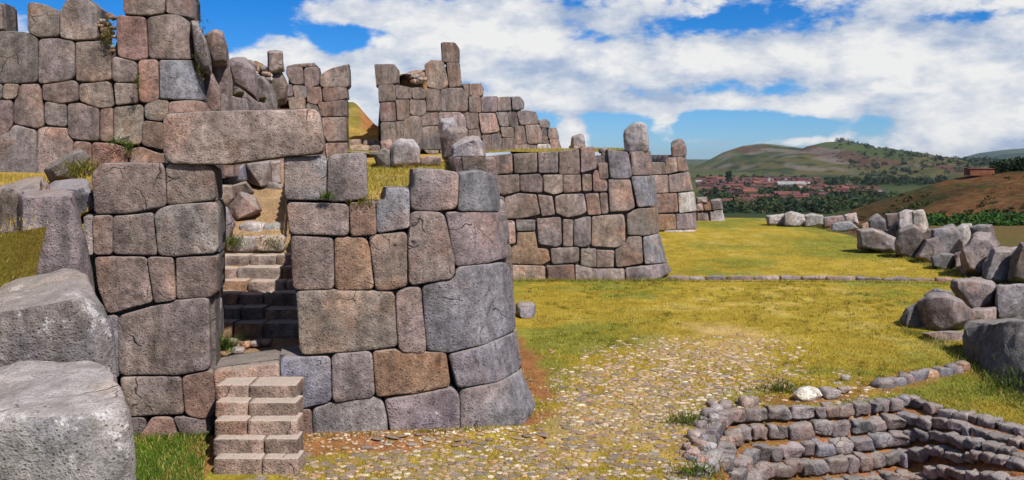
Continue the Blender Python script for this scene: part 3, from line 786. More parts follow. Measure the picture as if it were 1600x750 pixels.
for i in range(34):
    u = random.uniform(384, 420); v = 98+ (u-384)*.45+random.uniform(-3, 16)
    p = ray(u, v, 23.2+random.uniform(-.3, .3)); block('rubble', UPW, p, (random.uniform(.12, .26), .25, random.uniform(.09, .16)), random.uniform(-.5, .5), random.choice('wong'), .3, n=3, k=3.5, noise=.02)

GW = empty('gate_pier_wall', (-5.3, 25.2, 4.1), 'short fitted-stone wall left of the upper gap with sky behind', 'wall')
MK = surf(lambda u, v, z: 24+(u-446)*.02+.08*(z-4))
for ln in """n 447,105 472,104 475,132 455,131 447,116
g 446,104 462,100 490,98 496,103 474,104
n 475,106 496,104 499,132 484,137 476,135
n 500,117 516,107 544,100 546,132 543,136 501,136
g 457,133 479,135 479,153 460,152
n 480,137 501,136 503,160 492,163 480,159
n 504,137 541,136 543,153 511,159 505,157
n 496,161 541,156 542,181 503,182
n 503,184 541,183 541,220 511,221 505,209
r 508,224 542,223 544,243 511,248
l 449,151 476,153 477,180 455,180
n 479,161 495,165 502,184 502,210 479,210
g 445,131 457,133 457,150 447,150
n 450,182 477,182 478,212 450,212
n 450,214 506,212 508,248 450,248"""\
.splitlines():
    c, s = ln.split(' ', 1); wall_stone(GW, s, MK, 25/F, (-.12, 1, 0), .9, c, gap=-.4)
MW = empty('middle_wall', (-1, 31, 4.2), 'stepped-top fitted-stone wall against the clouds, right of the upper gap', 'wall')
MM = surf(lambda u, v, z: 26+(u-590)*.035+.10*(z-4.2))
for ln in """n 585,100 616,100 623,109 623,129 588,134
n 591,134 616,132 619,157 592,159
n 617,132 643,137 643,154 620,154
n 644,137 665,137 665,154 645,154
l 664,100 674,93 693,95 701,132 689,141 667,135
n 690,66 711,66 718,76 718,97 692,96
n 698,98 718,98 722,134 702,136
n 666,138 688,141 689,173 667,173
n 689,141 704,137 723,138 731,152 731,173 690,174
n 723,131 733,130 734,151 729,151
n 734,131 752,130 756,138 755,149 735,150
n 594,161 616,160 619,189 595,190
n 619,156 639,156 640,186 621,188
n 641,156 665,157 666,176 658,181 641,179
n 595,192 617,191 620,232 596,234
n 618,191 630,189 631,230 620,232
n 630,189 643,181 657,182 660,197 660,235 632,232
n 659,183 683,175 686,195 660,197
l 661,198 685,197 686,211 686,240 668,240 661,233
l 686,176 718,175 727,182 729,200 701,200 687,194
n 687,200 729,202 733,240 688,240
n 733,151 750,150 752,175 733,175
g 752,151 777,150 777,174 753,175
g 778,152 797,151 799,172 778,173
g 800,151 813,151 819,159 819,169 801,172
n 727,176 747,176 748,201 731,202
l 748,177 774,177 781,205 753,209
g 775,176 792,175 796,197 782,197
d 793,176 807,175 810,196 803,199 797,196
g 808,175 820,172 838,175 843,193 813,195
n 732,203 749,203 751,211 752,234 734,234
n 753,211 768,211 768,236 758,237
n 769,210 783,209 784,236 769,237
n 782,199 802,199 803,215 785,214
n 785,216 804,216 804,235 785,235
n 804,198 819,196 823,225 805,225
n 821,196 843,195 847,209 847,223 827,225 824,223
g 842,188 854,186 860,192 859,199 845,199
d 846,200 855,200 855,213 847,213
n 857,200 870,200 874,217 857,217
n 847,213 856,213 856,223 848,224
l 859,218 873,218 879,237 862,237
w 840,225 861,225 861,237 840,238
l 802,227 822,226 838,229 838,239 802,240"""\
.splitlines():
    c, s = ln.split(' ', 1); wall_stone(MW, s, MM, 30/F, (-.1, 1, 0), .9, c, gap=-.4)
o = crag('earth_fill', [(622,150,28.8),(627,124,28.8),(640,116,28.9),(664,113,28.9),(668,150,28.9),(620,145,29.7),(626,119,29.7),(640,111,29.8),(664,108,29.8),(668,145,29.8)], 'e', MW, 0, rough=.8); o['label'] = 'orange earth fill with pale rubble'
for i in range(16):
    u = random.uniform(638, 664); p = ray(u, 124-abs(u-650)*.25+random.uniform(-5, 5), 28.6); block('rubble', MW, p, (random.uniform(.12, .3), .25, random.uniform(.09, .16)), random.uniform(-.5, .5), random.choice('wwoog'), .3, n=3, k=3.5, noise=.02)
# steps up through the upper gap
UST = empty('upper_gap_steps', (-4.3, 26, 4.1), 'shadowed stone steps in the gap between the two upper walls', 'stairs')
for k in range(3):
    y = 25.6+.7*k; x0, x1 = (543-CU)/F*y, (600-CU)/F*y; x = x0
    while x < x1-.1:
        w = random.uniform(.4, .7)
        if x1-x-w < .3: w = x1-x
        block('step', UST, (x+w/2, y+.4, 4.02+.19*k), (w-.02, .85, .36), 0, random.choice('lno'), .3, n=4, k=7, noise=.02); x += w

# second great wall, middle distance
def fY_N(u, v, z):
    us = np.interp(v, [190, 236, 275, 325, 370, 412, 437], [1014, 1018, 1024, 1029, 1032, 1045, 1050])
    return 29.5+.09*z+rnd_corner(us-u, 40, 1.1)
MN = surf(fY_N)
NW = empty('terrace_wall', (2, 30, 0), 'long fitted-stone retaining wall with a tall block on its right end', 'wall')
for ln in """n 756,245 800,240 801,270 772,273 757,262
n 803,241 839,239 839,269 804,271
n 841,238 872,237 872,270 842,270
n 874,237 905,233 906,272 874,273
n 908,232 928,229 932,263 908,270
n 770,275 811,273 812,299 786,305 770,300
n 812,274 843,272 848,279 847,301 813,299
l 849,274 879,273 879,300 865,304 850,299
n 880,274 907,273 908,299 881,301
n 910,273 924,272 925,298 911,299
n 789,309 811,302 838,304 844,335 815,341 790,342
n 840,304 863,307 867,335 847,338
l 867,308 880,304 912,303 917,331 908,336 887,340 869,333
n 915,304 935,302 939,335 919,336
l 775,345 804,345 806,381 775,383
g 806,344 836,344 836,360 808,361
o 808,364 836,363 840,389 856,390 860,407 847,414 797,412 797,389 808,383
g 839,342 876,340 878,381 869,386 842,381
n 880,343 896,344 895,385 880,385
g 897,344 923,338 923,381 914,386 897,384
l 925,338 974,335 977,349 977,382 965,387 925,385
n 860,389 905,386 905,410 863,413
n 908,389 932,389 931,418 908,416
l 933,391 960,392 959,418 932,418
l 780,414 852,416 852,439 780,440
r 854,416 897,414 898,440 858,439
l 899,414 930,421 976,420 976,440 900,440
l 951,281 985,281 992,324 983,329 953,331
n 927,270 934,264 937,280 949,282 949,299 927,299
n 934,256 949,254 951,279 938,280
b 950,234 981,238 988,274 983,279 954,279
n 986,238 1017,236 1020,266 1021,273 988,274
b 986,276 1023,275 1028,320 997,324
n 937,302 949,301 951,333 940,335
n 980,335 999,326 1028,325 1030,364 1008,368 981,367
n 961,392 977,382 981,370 1003,369 1005,412 963,418
b 1005,371 1031,365 1043,410 1008,413
g 977,419 1008,416 1044,412 1050,424 1022,440 979,440
n 770,306 788,308 790,342 770,343
n 775,384 795,385 797,412 775,413"""\
.splitlines():
    c, s = ln.split(' ', 1); wall_stone(NW, s, MN, 30/F, (-.05, 1, 0), 1.0, c, gap=-.35)
o = boulder('stone', "976,205 990,193 1008,194 1013,227 1012,236 977,237", 30.6, .5, 'w', NW, .7, p=7, facets=2, rough=.6); o['label'] = 'tall pale block standing on the right end'
for (u, v) in ((936, 247), (941, 250), (946, 242), (933, 252), (943, 236)):
    block('rubble', NW, ray(u, v, 30.3), (.28, .3, .2), random.uniform(-.4, .4), random.choice('dog'), .3, n=3, k=3.5, noise=.03)
flank(NW, (4.95, 31.4), (4.2, 48), 4.1, 4.3, .10, .7, .85)
flank(NW, (-3.0, 29.55), (-.93, 29.55), 4.1, 4.1, .09, .9)
TW = empty('far_wall', (9, 49, 0), 'far end of fitted-stone wall with one block standing on top, beside the lawn', 'wall')
def fY_T(u, v, z): return 48.3+.08*z+rnd_corner(np.interp(v, [217, 245, 300, 333, 366], [1072, 1073, 1085, 1089, 1090])-u, 20, .8)
MT = surf(fY_T)
for ln in """n 1015,254 1039,254 1040,272 1015,273
l 1040,252 1044,247 1057,246 1059,268 1040,272
n 1058,246 1072,245 1077,266 1060,268
l 1015,274 1044,274 1045,301 1015,302
n 1045,274 1077,269 1083,297 1046,301
r 1015,304 1058,302 1060,331 1015,334
w 1060,302 1085,300 1089,329 1062,333
o 1015,335 1055,335 1056,358 1015,362
g 1057,335 1088,333 1089,358 1057,358
w 1037,360 1087,359 1090,367 1040,367"""\
.splitlines():
    c, s = ln.split(' ', 1); wall_stone(TW, s, MT, 49/F, (-.05, 1, 0), 1.2, c, gap=-.25)
boulder('stone', "1049,220 1066,217 1071,230 1072,245 1051,246", 49.4, .6, 'n', TW, .5, p=7, facets=2, rough=.6)
flank(TW, (9.95, 50.4), (8.6, 60), 4.3, 4.0, .08, .7, .9)
o = boulder('standing_stone', "893,214 900,209 910,210 914,231 916,238 892,238", 38, .4, 'w'); tag(o, 'small pale stone standing alone on the skyline above the long retaining wall', 'stone')

for par, M_, un, E_, T_, sp_ in ((UPW, MU, 18/F, (-.15, 1, 0), .75, "-20,60 60,66 170,90 192,20 290,26 298,110 306,170 312,275 -20,282"), (UPW, MU, 18/F, (-.15, 1, 0), .75, "240,160 330,176 334,270 240,270"), (GW, MK, 25/F, (-.12, 1, 0), .8, "450,110 472,108 498,120 538,118 538,244 450,244"),
    (MW, MM, 28/F, (-.1, 1, 0), .85, "592,140 662,140 668,108 696,104 714,104 720,140 752,136 752,234 598,230"), (MW, MM, 32/F, (-.1, 1, 0), .85, "736,154 812,156 816,178 836,180 842,200 868,204 874,234 736,236"), (NW, MN, 30/F, (-.05, 1, 0), .9, "762,250 985,242 985,436 790,436"), (GATE, MF, 13/F, EF, .85, "150,262 330,262 334,570 334,640 200,640")):
    CORES[par.name].append((parse(sp_), M_, un, E_, T_))
for w in (GATE, UPW, GW, MW, NW, TW): wall_core(w)

# ------------------------------------------------------------------ foreground blocks at lower left
def solo(o, label, cat='boulder', group=None): return tag(o, label, cat, group)
fb = solo(crag('foreground_block', [(-60,568,9.1),(20,563,9.1),(147,561,9.0),(172,576,8.7),(184,610,8.0),(188,650,7.5),(100,655,7.35),(-60,665,7.3),(222,1000,8.0),(215,1050,7.4),(-60,1050,7.3),(222,860,9.0),(-60,860,9.1)], 'c', None, 1.15, bevel=.045, rough=.6, step=.06), 'big pale lichen-streaked block filling the lower left corner'); fb.color = (.255, .232, .228, 1.15)
solo(crag('foreground_block', [(-60,478,10.9),(-5,466,11),(30,434,11.1),(100,420,11.1),(135,428,10.9),(152,456,10.5),(162,480,10.0),(120,470,9.7),(-60,500,9.6),(172,520,10.0),(184,600,10.2),(192,700,10.2),(200,800,10),(-60,800,9.7),(190,780,11),(-60,760,11.1)], 'g', None, 1.1, bevel=.045, rough=.5, step=.06), 'grey block with white lichen splash just behind the corner block')
solo(crag('foreground_block', [(32,305,12.5),(40,299,12.6),(107,296,12.6),(116,301,12.4),(33,308,11.8),(110,306,11.75),(122,330,12.1),(138,390,12.1),(147,430,12.1),(165,640,12.1),(150,640,11.7),(40,640,11.7),(36,640,12.5)], 'g', None, .6, bevel=.05, rough=.35, step=.07), 'upright rectangular grey block leaning beside the left end of the gateway wall')
solo(crag_px('rough_rock', "-8,296 20,288 65,284 74,293 72,310 70,440 30,430 10,400 -8,370", 13.0, .5, 'n', None, .5), 'broken brown rock half hidden behind the upright grey block')
solo(boulder('wall_end_block', "71,290 80,285 137,281 143,313 144,335 140,345 80,345 73,320", 13.4, .4, 'b', None, .3, p=5, rough=.5, cut=.05), 'smooth bluish block wedged at the upper left end of the gateway wall')
solo(crag_px('dark_boulder', "70,265 88,252 115,236 128,235 140,247 133,260 118,282 80,284", 15.8, .4, 'd', None, .05, rough=.4, bevel=.03), 'smooth dark boulder lying at the foot of the tall upper left wall')

# loose blocks on the terrace
for (c, Y, T, s, lab, li) in (
    ('w', 19.6, .36, "607,238 613,223 627,218 645,219 655,232 656,255 642,264 608,262", 'bright pale boulder on the terrace left of the grass patch', .8),
    ('d', 19.7, .3, "584,241 600,231 610,237 610,262 592,262", 'dark stone leaning against the bright pale boulder', .1),
    ('l', 20.1, .25, "594,222 610,218 614,227 612,240 600,240", 'small pale stone behind the bright boulder', .4),
    ('w', 22.0, .32, "686,199 689,186 710,184 715,198 708,222 690,220", 'uppermost of the three tumbled blocks on the terrace', .6),
    ('g', 21.0, .38, "688,214 699,201 721,199 730,203 732,222 722,246 692,248", 'middle block of the three tumbled blocks on the terrace', .8),
    ('w', 19.6, .45, "706,230 716,221 730,214 748,213 757,226 759,265 706,266", 'biggest pitted grey block of the three tumbled blocks on the terrace', .8),
    ('l', 19.8, .25, "656,246 670,244 688,246 688,258 657,258", 'low flat stone on the terrace grass between boulders', .5),
    ('l', 18.2, .22, "640,266 655,263 690,265 700,269 700,276 640,276", 'thin flat slab on the terrace edge above the wall top', .4)):
    solo(crag_px('terrace_block', s, Y, T, c, None, li, rough=.9), lab)
o = boulder('loose_block', "806,476 812,472 832,473 839,480 838,497 808,499", 22.8, .35, 'b', None, .5, p=4.5, rough=.5, cut=.06); solo(o, 'small bluish block on the grass against the gateway wall corner')

# ------------------------------------------------------------------ ruined walls on the right
R1 = empty('ruined_wall', (9.5, 19, 0), 'collapsed row of big dark blocks at the right edge, nearest the sunken terrace', 'wall')
for (c, Y, T, s, sh, p, li) in (('k', 21.6, .4, "1406,499 1417,483 1435,474 1446,490 1446,517 1414,511", (0, -4), 6, .5), ('g', 21.2, .6, "1437,473 1450,461 1476,459 1502,471 1519,489 1519,504 1502,516 1467,521 1441,517", (10, -10), 6, .7),
    ('k', 22.6, .4, "1446,462 1462,452 1485,455 1492,470 1450,475", (0, 0), 6, .5), ('g', 23.2, .7, "1484,450 1491,439 1517,437 1549,440 1557,452 1555,480 1520,485 1497,468", (8, -6), 6, .3),
    ('b', 22.8, .8, "1557,450 1562,446 1620,442 1660,446 1660,505 1557,502", (4, -10), 6, .25), ('l', 22.0, .5, "1518,484 1555,481 1556,508 1518,508", (0, 0), 6, .2),
    ('l', 20.0, .3, "1440,521 1470,518 1503,519 1505,545 1461,536", (0, -6), 6, .5)):
    crag_px('stone', s, Y, T, c, R1, li, shift=sh, rough=.9, bevel=.03)
o = crag('stone', [(1500,510,18.4),(1514,500,18.6),(1555,500,17.2),(1600,505,16.4),(1690,514,15.6),(1720,514,17.5),(1575,498,19.2),(1503,562,18.2),(1545,590,16.6),(1578,618,15.4),(1640,660,14.0),(1720,680,13.6),(1720,600,17.5),(1570,560,19)], 'k', R1, .35, bevel=.05, rough=.8, step=.07); o['label'] = 'biggest angular block with a dark shaded left face'
R2 = empty('ruined_wall', (15.7, 38, 0), 'long tumbled line of grey megaliths along the right edge of the lawn', 'wall')
for (c, s) in (('g', "1340,360 1363,357 1383,367 1401,374 1402,396 1377,394 1343,387"), ('k', "1358,345 1370,335 1384,347 1388,364 1361,364"), ('d', "1383,335 1403,334 1405,350 1387,356"),
    ('w', "1404,334 1413,329 1426,331 1428,362 1406,360"), ('w', "1426,332 1442,331 1448,343 1450,370 1428,364"), ('k', "1387,362 1400,348 1414,350 1415,374 1392,378"),
    ('d', "1401,382 1407,363 1427,355 1448,362 1450,379 1435,404 1402,399"), ('g', "1432,402 1447,375 1467,370 1466,392 1458,412"), ('b', "1460,362 1487,355 1496,367 1502,395 1488,408 1466,402 1457,382"),
    ('k', "1457,404 1470,397 1494,400 1495,415 1480,421 1459,416"), ('w', "1492,360 1503,352 1517,351 1522,373 1505,398"), ('k', "1517,356 1530,351 1548,353 1555,376 1533,372 1520,370"),
    ('g', "1504,389 1527,367 1547,367 1561,384 1550,402 1542,434 1506,426"), ('b', "1539,415 1553,390 1589,387 1586,415 1569,441 1540,437"), ('d', "1582,402 1597,384 1640,380 1660,446 1600,442 1580,435"),
    ('l', "1493,397 1502,394 1505,424 1493,424"), ('l', "1346,351 1358,347 1363,360 1346,361"), ('d', "1449,359 1463,358 1462,374 1449,374"), ('l', "1518,434 1540,432 1545,441 1520,442")):
    q = np.array(parse(s)); vb = q[:, 1].max()
    base = np.interp(q[:, 0].mean(), [1340, 1400, 1450, 1500, 1540, 1600], [386, 398, 410, 424, 436, 442])
    Y = F*CZ/(max(vb, base-22)-HV); wd = np.ptp(q[:, 0])*Y/F
    crag_px('stone', s, Y+.3, max(.3, min(.8, wd*.55)), c, R2, random.choice([.3, .5, .8]), shift=(wd*1.5, -2), grow=1.14, rough=.9)
R3 = empty('ruined_wall', (14.5, 54, 0), 'far line of white-topped boulders at the end of the lawn', 'wall')
for (c, s) in (('w', "1198,338 1223,334 1230,336 1228,350 1200,352"), ('w', "1226,336 1235,330 1258,336 1262,346 1250,354 1226,352"), ('w', "1257,337 1269,333 1284,337 1290,352 1257,354"),
    ('g', "1287,340 1316,337 1319,345 1302,354 1288,354"), ('b', "1299,349 1328,345 1342,357 1316,361 1300,360"), ('w', "1319,336 1337,333 1341,349 1320,350")):
    q = np.array(parse(s)); Y = F*CZ/(q[:, 1].max()-HV); crag_px('stone', s, Y, .55, c, R3, .8, grow=1.08)
R4 = empty('low_ruin', (12, 57, 0), 'low broken stone wall with rubble on top, just past the far wall', 'wall')
for (c, s) in (('g', "1088,330 1108,329 1110,352 1088,352"), ('w', "1108,330 1128,326 1134,351 1110,352"), ('l', "1088,318 1098,316 1100,330 1088,330"), ('o', "1099,320 1112,315 1116,329 1100,330"), ('g', "1110,313 1126,311 1130,327 1114,329"), ('l', "1088,309 1104,308 1106,317 1088,318")):
    crag_px('stone', s, 57, .5, c, R4, .4, grow=1.05)

# ------------------------------------------------------------------ low stone edgings and the sunken terrace
def poly_walk(pts):
    p = np.array(pts); d = np.r_[0, np.cumsum(np.hypot(*np.diff(p, axis=0).T))]
    return d, lambda s: np.array([np.interp(s, d, p[:, 0]), np.interp(s, d, p[:, 1])])
def stone_row(parent, pts, ztop, hgt, wlo, whi, thick, codes, name='stone', gap=.02, n=4, k=4.5, off=0.0, smax=None):
    d, at = poly_walk(pts); s = 0.0
    while s < d[-1]-.05:
        w = random.uniform(wlo, whi)*(1 if hgt or at(s)[0] < 6.8 else .72); a, b = at(s), at(min(s+w, d[-1])); m = (a+b)/2; t = b-a; L = np.hypot(*t)
        if L > .04:
            nrm = np.array([t[1], -t[0]])/L
            if nrm[1] > 0: nrm = -nrm
            zt, hg = (ztop, hgt) if hgt else (-ztop*float(rise(m[0]))+max(0, .13-float(rise(m[0])))*.5, max(.14, float(rise(m[0]))*.92)); h = hg*random.uniform(.82, 1.12); th = thick*random.uniform(.85, 1.15)
            q = m+nrm*(off+random.uniform(-.02, .02))
            block(name, parent, (q[0], q[1], zt-h/2+random.uniform(-.02, .025)), (L-gap, th, h), math.atan2(t[1], t[0])+random.uniform(-.08, .08), random.choice(codes), random.choice([.2, .4, .7]), n=n, k=k, noise=.034*min(1, hg/.2), rx=random.uniform(-.08, .08), ry=random.uniform(-.07, .07))
        s += w
ED = empty('stone_edging', gpt(1250, 434)+(0,), 'thin line of small stones crossing the lawn from the long retaining wall', 'edging')
stone_row(ED, [gpt(u, v) for u, v in parse("1042,437 1070,437 1150,436 1260,436 1380,438 1490,440")], .11, .2, .45, .95, .28, 'ngrdl', k=5)
ED2 = empty('stone_edging', gpt(1440, 590)+(0,), 'short row of rough stones running up to the biggest dark block', 'edging')
stone_row(ED2, [gpt(u, v) for u, v in parse("1368,606 1398,600 1420,594 1460,586 1512,577")], .13, .24, .28, .45, .26, 'nlgbo')
SUNK = empty('sunken_terrace', gpt(1350, 650)+(0,), 'sunken amphitheatre of rough stone courses with red earth between, lower right', 'terrace wall')
for k, p in ROWP:
    stone_row(SUNK, p, k, None, .16, .44, .25, 'nngggdbbg', off=.10, gap=.006, k=8, n=5)
for k in range(46):                           # broken stones heaped round the left rim
    d, at = poly_walk([gpt(u, v, 0) for u, v in parse("1118,790 1100,745 1083,700 1090,672 1104,650 1125,634 1160,630 1186,626")]); a = at(random.uniform(0, d[-1]))
    q = a+rng.normal(0, .09, 2)+np.array([.05, 0]); sz = random.uniform(.12, .30)
    block('stone', SUNK, (q[0], q[1], random.uniform(-.06, .04)), (sz, sz*.8, sz*.65), random.uniform(0, 3), random.choice('wlrgbn'), .5, n=3, k=3.5, noise=.03)
for k in range(3):
    for i in range(7):
        p = ROWP[k][1]; z = -.22*k; a = p[0]*(1-i/7)+p[1]*i/7; sz = random.uniform(.14, .26)
        block('stone', SUNK, (a[0]+random.uniform(-.1, .12), a[1]+random.uniform(-.1, .1), z-.1), (sz, sz, sz*.7), random.uniform(0, 3), random.choice('wlrgbn'), .5, n=3, k=3.5, noise=.03)
o = crag_px('white_rock', "1240,616 1250,607 1264,604 1276,608 1283,618 1272,628 1250,628", 15.0, .2, 'w', None, 1.5, grow=1.15, rough=.7); o.color = (.62, .56, .46, .6); solo(o, 'single bright white rock on the rim of the sunken terrace', 'rock')
for (u, v, s, lab) in ((1296, 621, .34, 'dark squarish rock just right of the bright white rock'), (1318, 613, .2, 'small grey stone beyond the dark squarish rock'), (1322, 594, .16, 'tiny white stone on the grass above the sunken terrace'), (1540, 433, .5, 'flat pale stone at the foot of the megalith line')):
    x, y = gpt(u, v); o = block('loose_rock', None, (x, y, s*.22), (s, s*.8, s*.55), random.uniform(-.4, .4), 'w' if 'white' in lab or 'pale' in lab else 'g', .5, n=4, k=3.5, noise=.03); solo(o, lab, 'rock')

# ------------------------------------------------------------------ cobbles of the old path, set in the turf
def cobble_mesh(seed):
    V, Fc = rockbox_data((1, 1, .5), seed, 2, 3.2, .10)
    me = bpy.data.meshes.new('cobblestone'); me.from_pydata(V.tolist(), [], Fc); me.polygons.foreach_set('use_smooth', [True]*len(Fc)); me.materials.append(STONE); return me, V, Fc
CM = [cobble_mesh(i*3.7) for i in range(6)]
cand = []
grid = {}
def try_cobble(x, y, s):
    gx, gy = int(x/.16), int(y/.16)
    for i in range(gx-1, gx+2):
        for j in range(gy-1, gy+2):
            for (a, b, r) in grid.get((i, j), ()):
                if abs(a-x)+abs(b-y) < (r+s)*.46: return
    grid.setdefault((gx, gy), []).append((x, y, s)); cand.append((x, y, s))
N1 = 20000
X = rng.uniform(-4, 6.5, N1); Yc = rng.uniform(10.6, 21.5, N1)
inside = soft(X, Yc, PATH, .55)*sstep(Yc, 21, 14); nn = fbm(np.stack([X*.9, Yc*.9, 0*X+77], -1), 3)
pv = pit(X, Yc) < -.05
wall_clear = (Yc < front_line(X)-.12) | (X > .75)
for x, y, i, n_, w_ in zip(X, Yc, inside, nn, wall_clear & ~pv):
    if not w_ or (-4.6 < x < -3.2 and y > 11.2): continue
    if i > 0 and random.random() < i*(.98 if n_ > -.2 else .5): try_cobble(x, y, random.choice([.06, .07, .08, .09, .10, .12, .15]))
    elif random.random() < .10 and x > .3 and y < 20 and n_ > -.1: try_cobble(x, y, random.uniform(.06, .11))
for x, y in zip(rng.uniform(2.4, 6.6, 260), rng.uniform(14.9, 17.0, 260)):
    if random.random() < .5 and pit(np.array([x]), np.array([y]))[0] > -.05: try_cobble(x, y, random.uniform(.06, .15))
for x in rng.uniform(-3.1, .9, 420):
    y = front_line(np.array([x]))[0]-abs(random.gauss(0, .22))-.06 if x < .3 else random.uniform(13.2, 16.5)
    if x >= .3 and x > .95: continue
    try_cobble(x, y, random.uniform(.025, .06))
cand.sort(key=lambda c: -c[2]/c[1])
CC = 'wllolwgll'
for (x, y, s) in cand[:300]:
    me = random.choice(CM)[0]; o = bpy.data.objects.new('cobblestone', me); link(o, GROUND)
    h = random.uniform(.25, .5); o.location = (x, y, gz(np.array([x]), np.array([y]))[0]+.002); o.scale = (s*random.uniform(1, 1.5), s*random.uniform(.8, 1.1), .055); o.rotation_euler = (random.uniform(-.12, .12), random.uniform(-.12, .12), random.uniform(-.5, .5)); tint(o, random.choice(CC), .5, .2); o.color = (o.color[0]*1.4, o.color[1]*1.28, o.color[2]*1.02, .3)
VV, FF, CL = [], [], []
for (x, y, s) in cand[300:]:
    _, V, Fc = random.choice(CM); a = random.uniform(-.5, .5); ca, sa = math.cos(a), math.sin(a); h = random.uniform(.25, .5)
    W = V*np.array([s*random.uniform(1, 1.5), s*random.uniform(.8, 1.1), .05]); W = np.stack([W[:, 0]*ca-W[:, 1]*sa+x, W[:, 0]*sa+W[:, 1]*ca+y, W[:, 2]+gz(np.array([x]), np.array([y]))[0]+.002], 1)
    b = sum(len(q) for q in VV) if False else (len(VV) and VV_n[0]) or 0
    if not VV: VV_n = [0]
    b = VV_n[0]; VV.append(W); FF += [tuple(i+b for i in f) for f in Fc]; VV_n[0] += len(W)
    CL.append(np.tile(np.array(TINT[random.choice(CC)])*random.uniform(1.0, 1.6)*np.array([1.12, 1.04, .80]), (len(W), 1)))
SMALL = earth_material('small_cobbles', 1.5, .01)
o = mesh_obj('small_cobbles', np.concatenate(VV), FF, SMALL, GROUND); o['kind'] = 'stuff'; o['label'] = 'many small pale cobbles sunk in the turf path'; set_col(o, np.concatenate(CL))

# ------------------------------------------------------------------ grass
def blades(name, X, Y, Z, H, C, parent=None, w=.010, lean=.5, label=None, kind=None):
    n = len(X); a = rng.uniform(0, 2*np.pi, n); l = rng.normal(0, lean, (n, 2))*H[:, None]
    w = np.broadcast_to(w, n)
    b0 = np.stack([X-np.cos(a)*w, Y-np.sin(a)*w, Z-.01], 1); b1 = np.stack([X+np.cos(a)*w, Y+np.sin(a)*w, Z-.01], 1); t = np.stack([X+l[:, 0], Y+l[:, 1], Z+H], 1)
    V = np.stack([b0, b1, t], 1).reshape(-1, 3)
    me = bpy.data.meshes.new(name); me.vertices.add(3*n); me.vertices.foreach_set('co', V.ravel()); me.loops.add(3*n); me.loops.foreach_set('vertex_index', np.arange(3*n))
    me.polygons.add(n); me.polygons.foreach_set('loop_start', np.arange(n)*3); me.update(calc_edges=True); me.validate()
    me.materials.append(LEAF); o = bpy.data.objects.new(name, me); link(o, parent)
    if parent is not None: o.location = -parent_world(parent)
    set_col(o, np.repeat(C, 3, 0)); return o
NG = 330000
vv = HV+(rng.uniform(0, 1, NG)**.75)*560+100; uu = rng.uniform(430, 1660, NG)
YY = F*CZ/(vv-HV); XX = (uu-CU)/F*YY
dirtm = np.maximum(np.maximum(soft(XX, YY, CORNER_DIRT), soft(XX, YY, EDGE_DIRT)), (pit(XX, YY) < -.05)*1.0)
pm = soft(XX, YY, PATH, .3); nn = fbm(np.stack([XX*1.3, YY*1.3, 0*XX+9], -1), 3)
keep = (rng.uniform(0, 1, NG) > dirtm*.93) & (rng.uniform(0, 1, NG) > pm*np.where(nn > -.05, .75, .45)) & ((YY < front_line(XX)-.05) | (XX > .45)) & (XX < 17.5) & ((YY < 29.4) | (XX > 5.3)) & ~((YY > 13) & (XX < .05)) & (YY < 46)
XX, YY = XX[keep], YY[keep]
c = gcol(XX, YY)*rng.uniform(.6, 1.35, (len(XX), 1)); c[rng.uniform(0, 1, len(XX)) < .12] = np.array([.46, .36, .14])
H = rng.uniform(.012, .042, len(XX))*(1+.6*(rng.uniform(0, 1, len(XX)) < .08))
o = blades('lawn_grass', XX, YY, gz(XX, YY), H, c, w=np.clip(YY*.00050, .005, .02)); o['kind'] = 'stuff'; o['label'] = 'short yellow-green turf covering the lawn'; o['category'] = 'grass'
def patch(name, lab, pts, n, hlo, hhi, col, zf, sp=.0):
    P = np.array(pts); xx = rng.uniform(P[:, 0].min(), P[:, 0].max(), n*3); yy = rng.uniform(P[:, 1].min(), P[:, 1].max(), n*3)
    k = inpoly(xx, yy, [tuple(q) for q in P]); xx, yy = xx[k][:n], yy[k][:n]
    c = np.array(col)*rng.uniform(.55, 1.4, (len(xx), 1)); c[rng.uniform(0, 1, len(xx)) < .10] = (.40, .33, .10)
    o = blades(name, xx, yy, zf(xx, yy), rng.uniform(hlo, hhi, len(xx)), c, w=.007); o['kind'] = 'stuff'; o['label'] = lab; o['category'] = 'grass'; return o
def fringe(name, lab, items, col, hlo=.03, hhi=.13, lump=True):
    xs_, ys_ = [], []
    for pts, n, sp in items:
        d, at = poly_walk(pts); nc = max(3, int(n/14)); cs = rng.uniform(0, d[-1], nc)
        t = np.repeat(cs, 14)+rng.normal(0, .07, nc*14); q = np.array([at(min(max(a, 0), d[-1])) for a in t]); xs_.append(q[:, 0]+rng.normal(0, sp, len(t))); ys_.append(q[:, 1]-np.abs(rng.normal(0, sp, len(t))))
    x = np.concatenate(xs_); y = np.concatenate(ys_); c = np.array(col)*rng.uniform(.45, 1.4, (len(x), 1)); c[rng.uniform(0, 1, len(x)) < .3] = (.34, .26, .09)
    o = blades(name, x, y, gz(x, y), rng.uniform(hlo, hhi, len(x)), c, w=.007, lean=.6); o['kind'] = 'stuff'; o['label'] = lab; o['category'] = 'grass'
fringe('wall_foot_grass', 'straggling weeds along the foot of the gateway wall', [([(-3.1, 12.60), (-1.5, 12.78), (.1, 13.0)], 380, .05), ([(.38, 13.2), (.42, 14.5), (.2, 17)], 420, .1), ([(-6.0, 12.45), (-4.6, 12.5)], 500, .07)], (.13, .13, .02), .02, .09)
fringe('wall_foot_grass', 'uneven grass along the foot of the long retaining wall', [([(-.8, 29.3), (5.4, 29.3)], 2600, .14)], (.16, .16, .02), .04, .16)
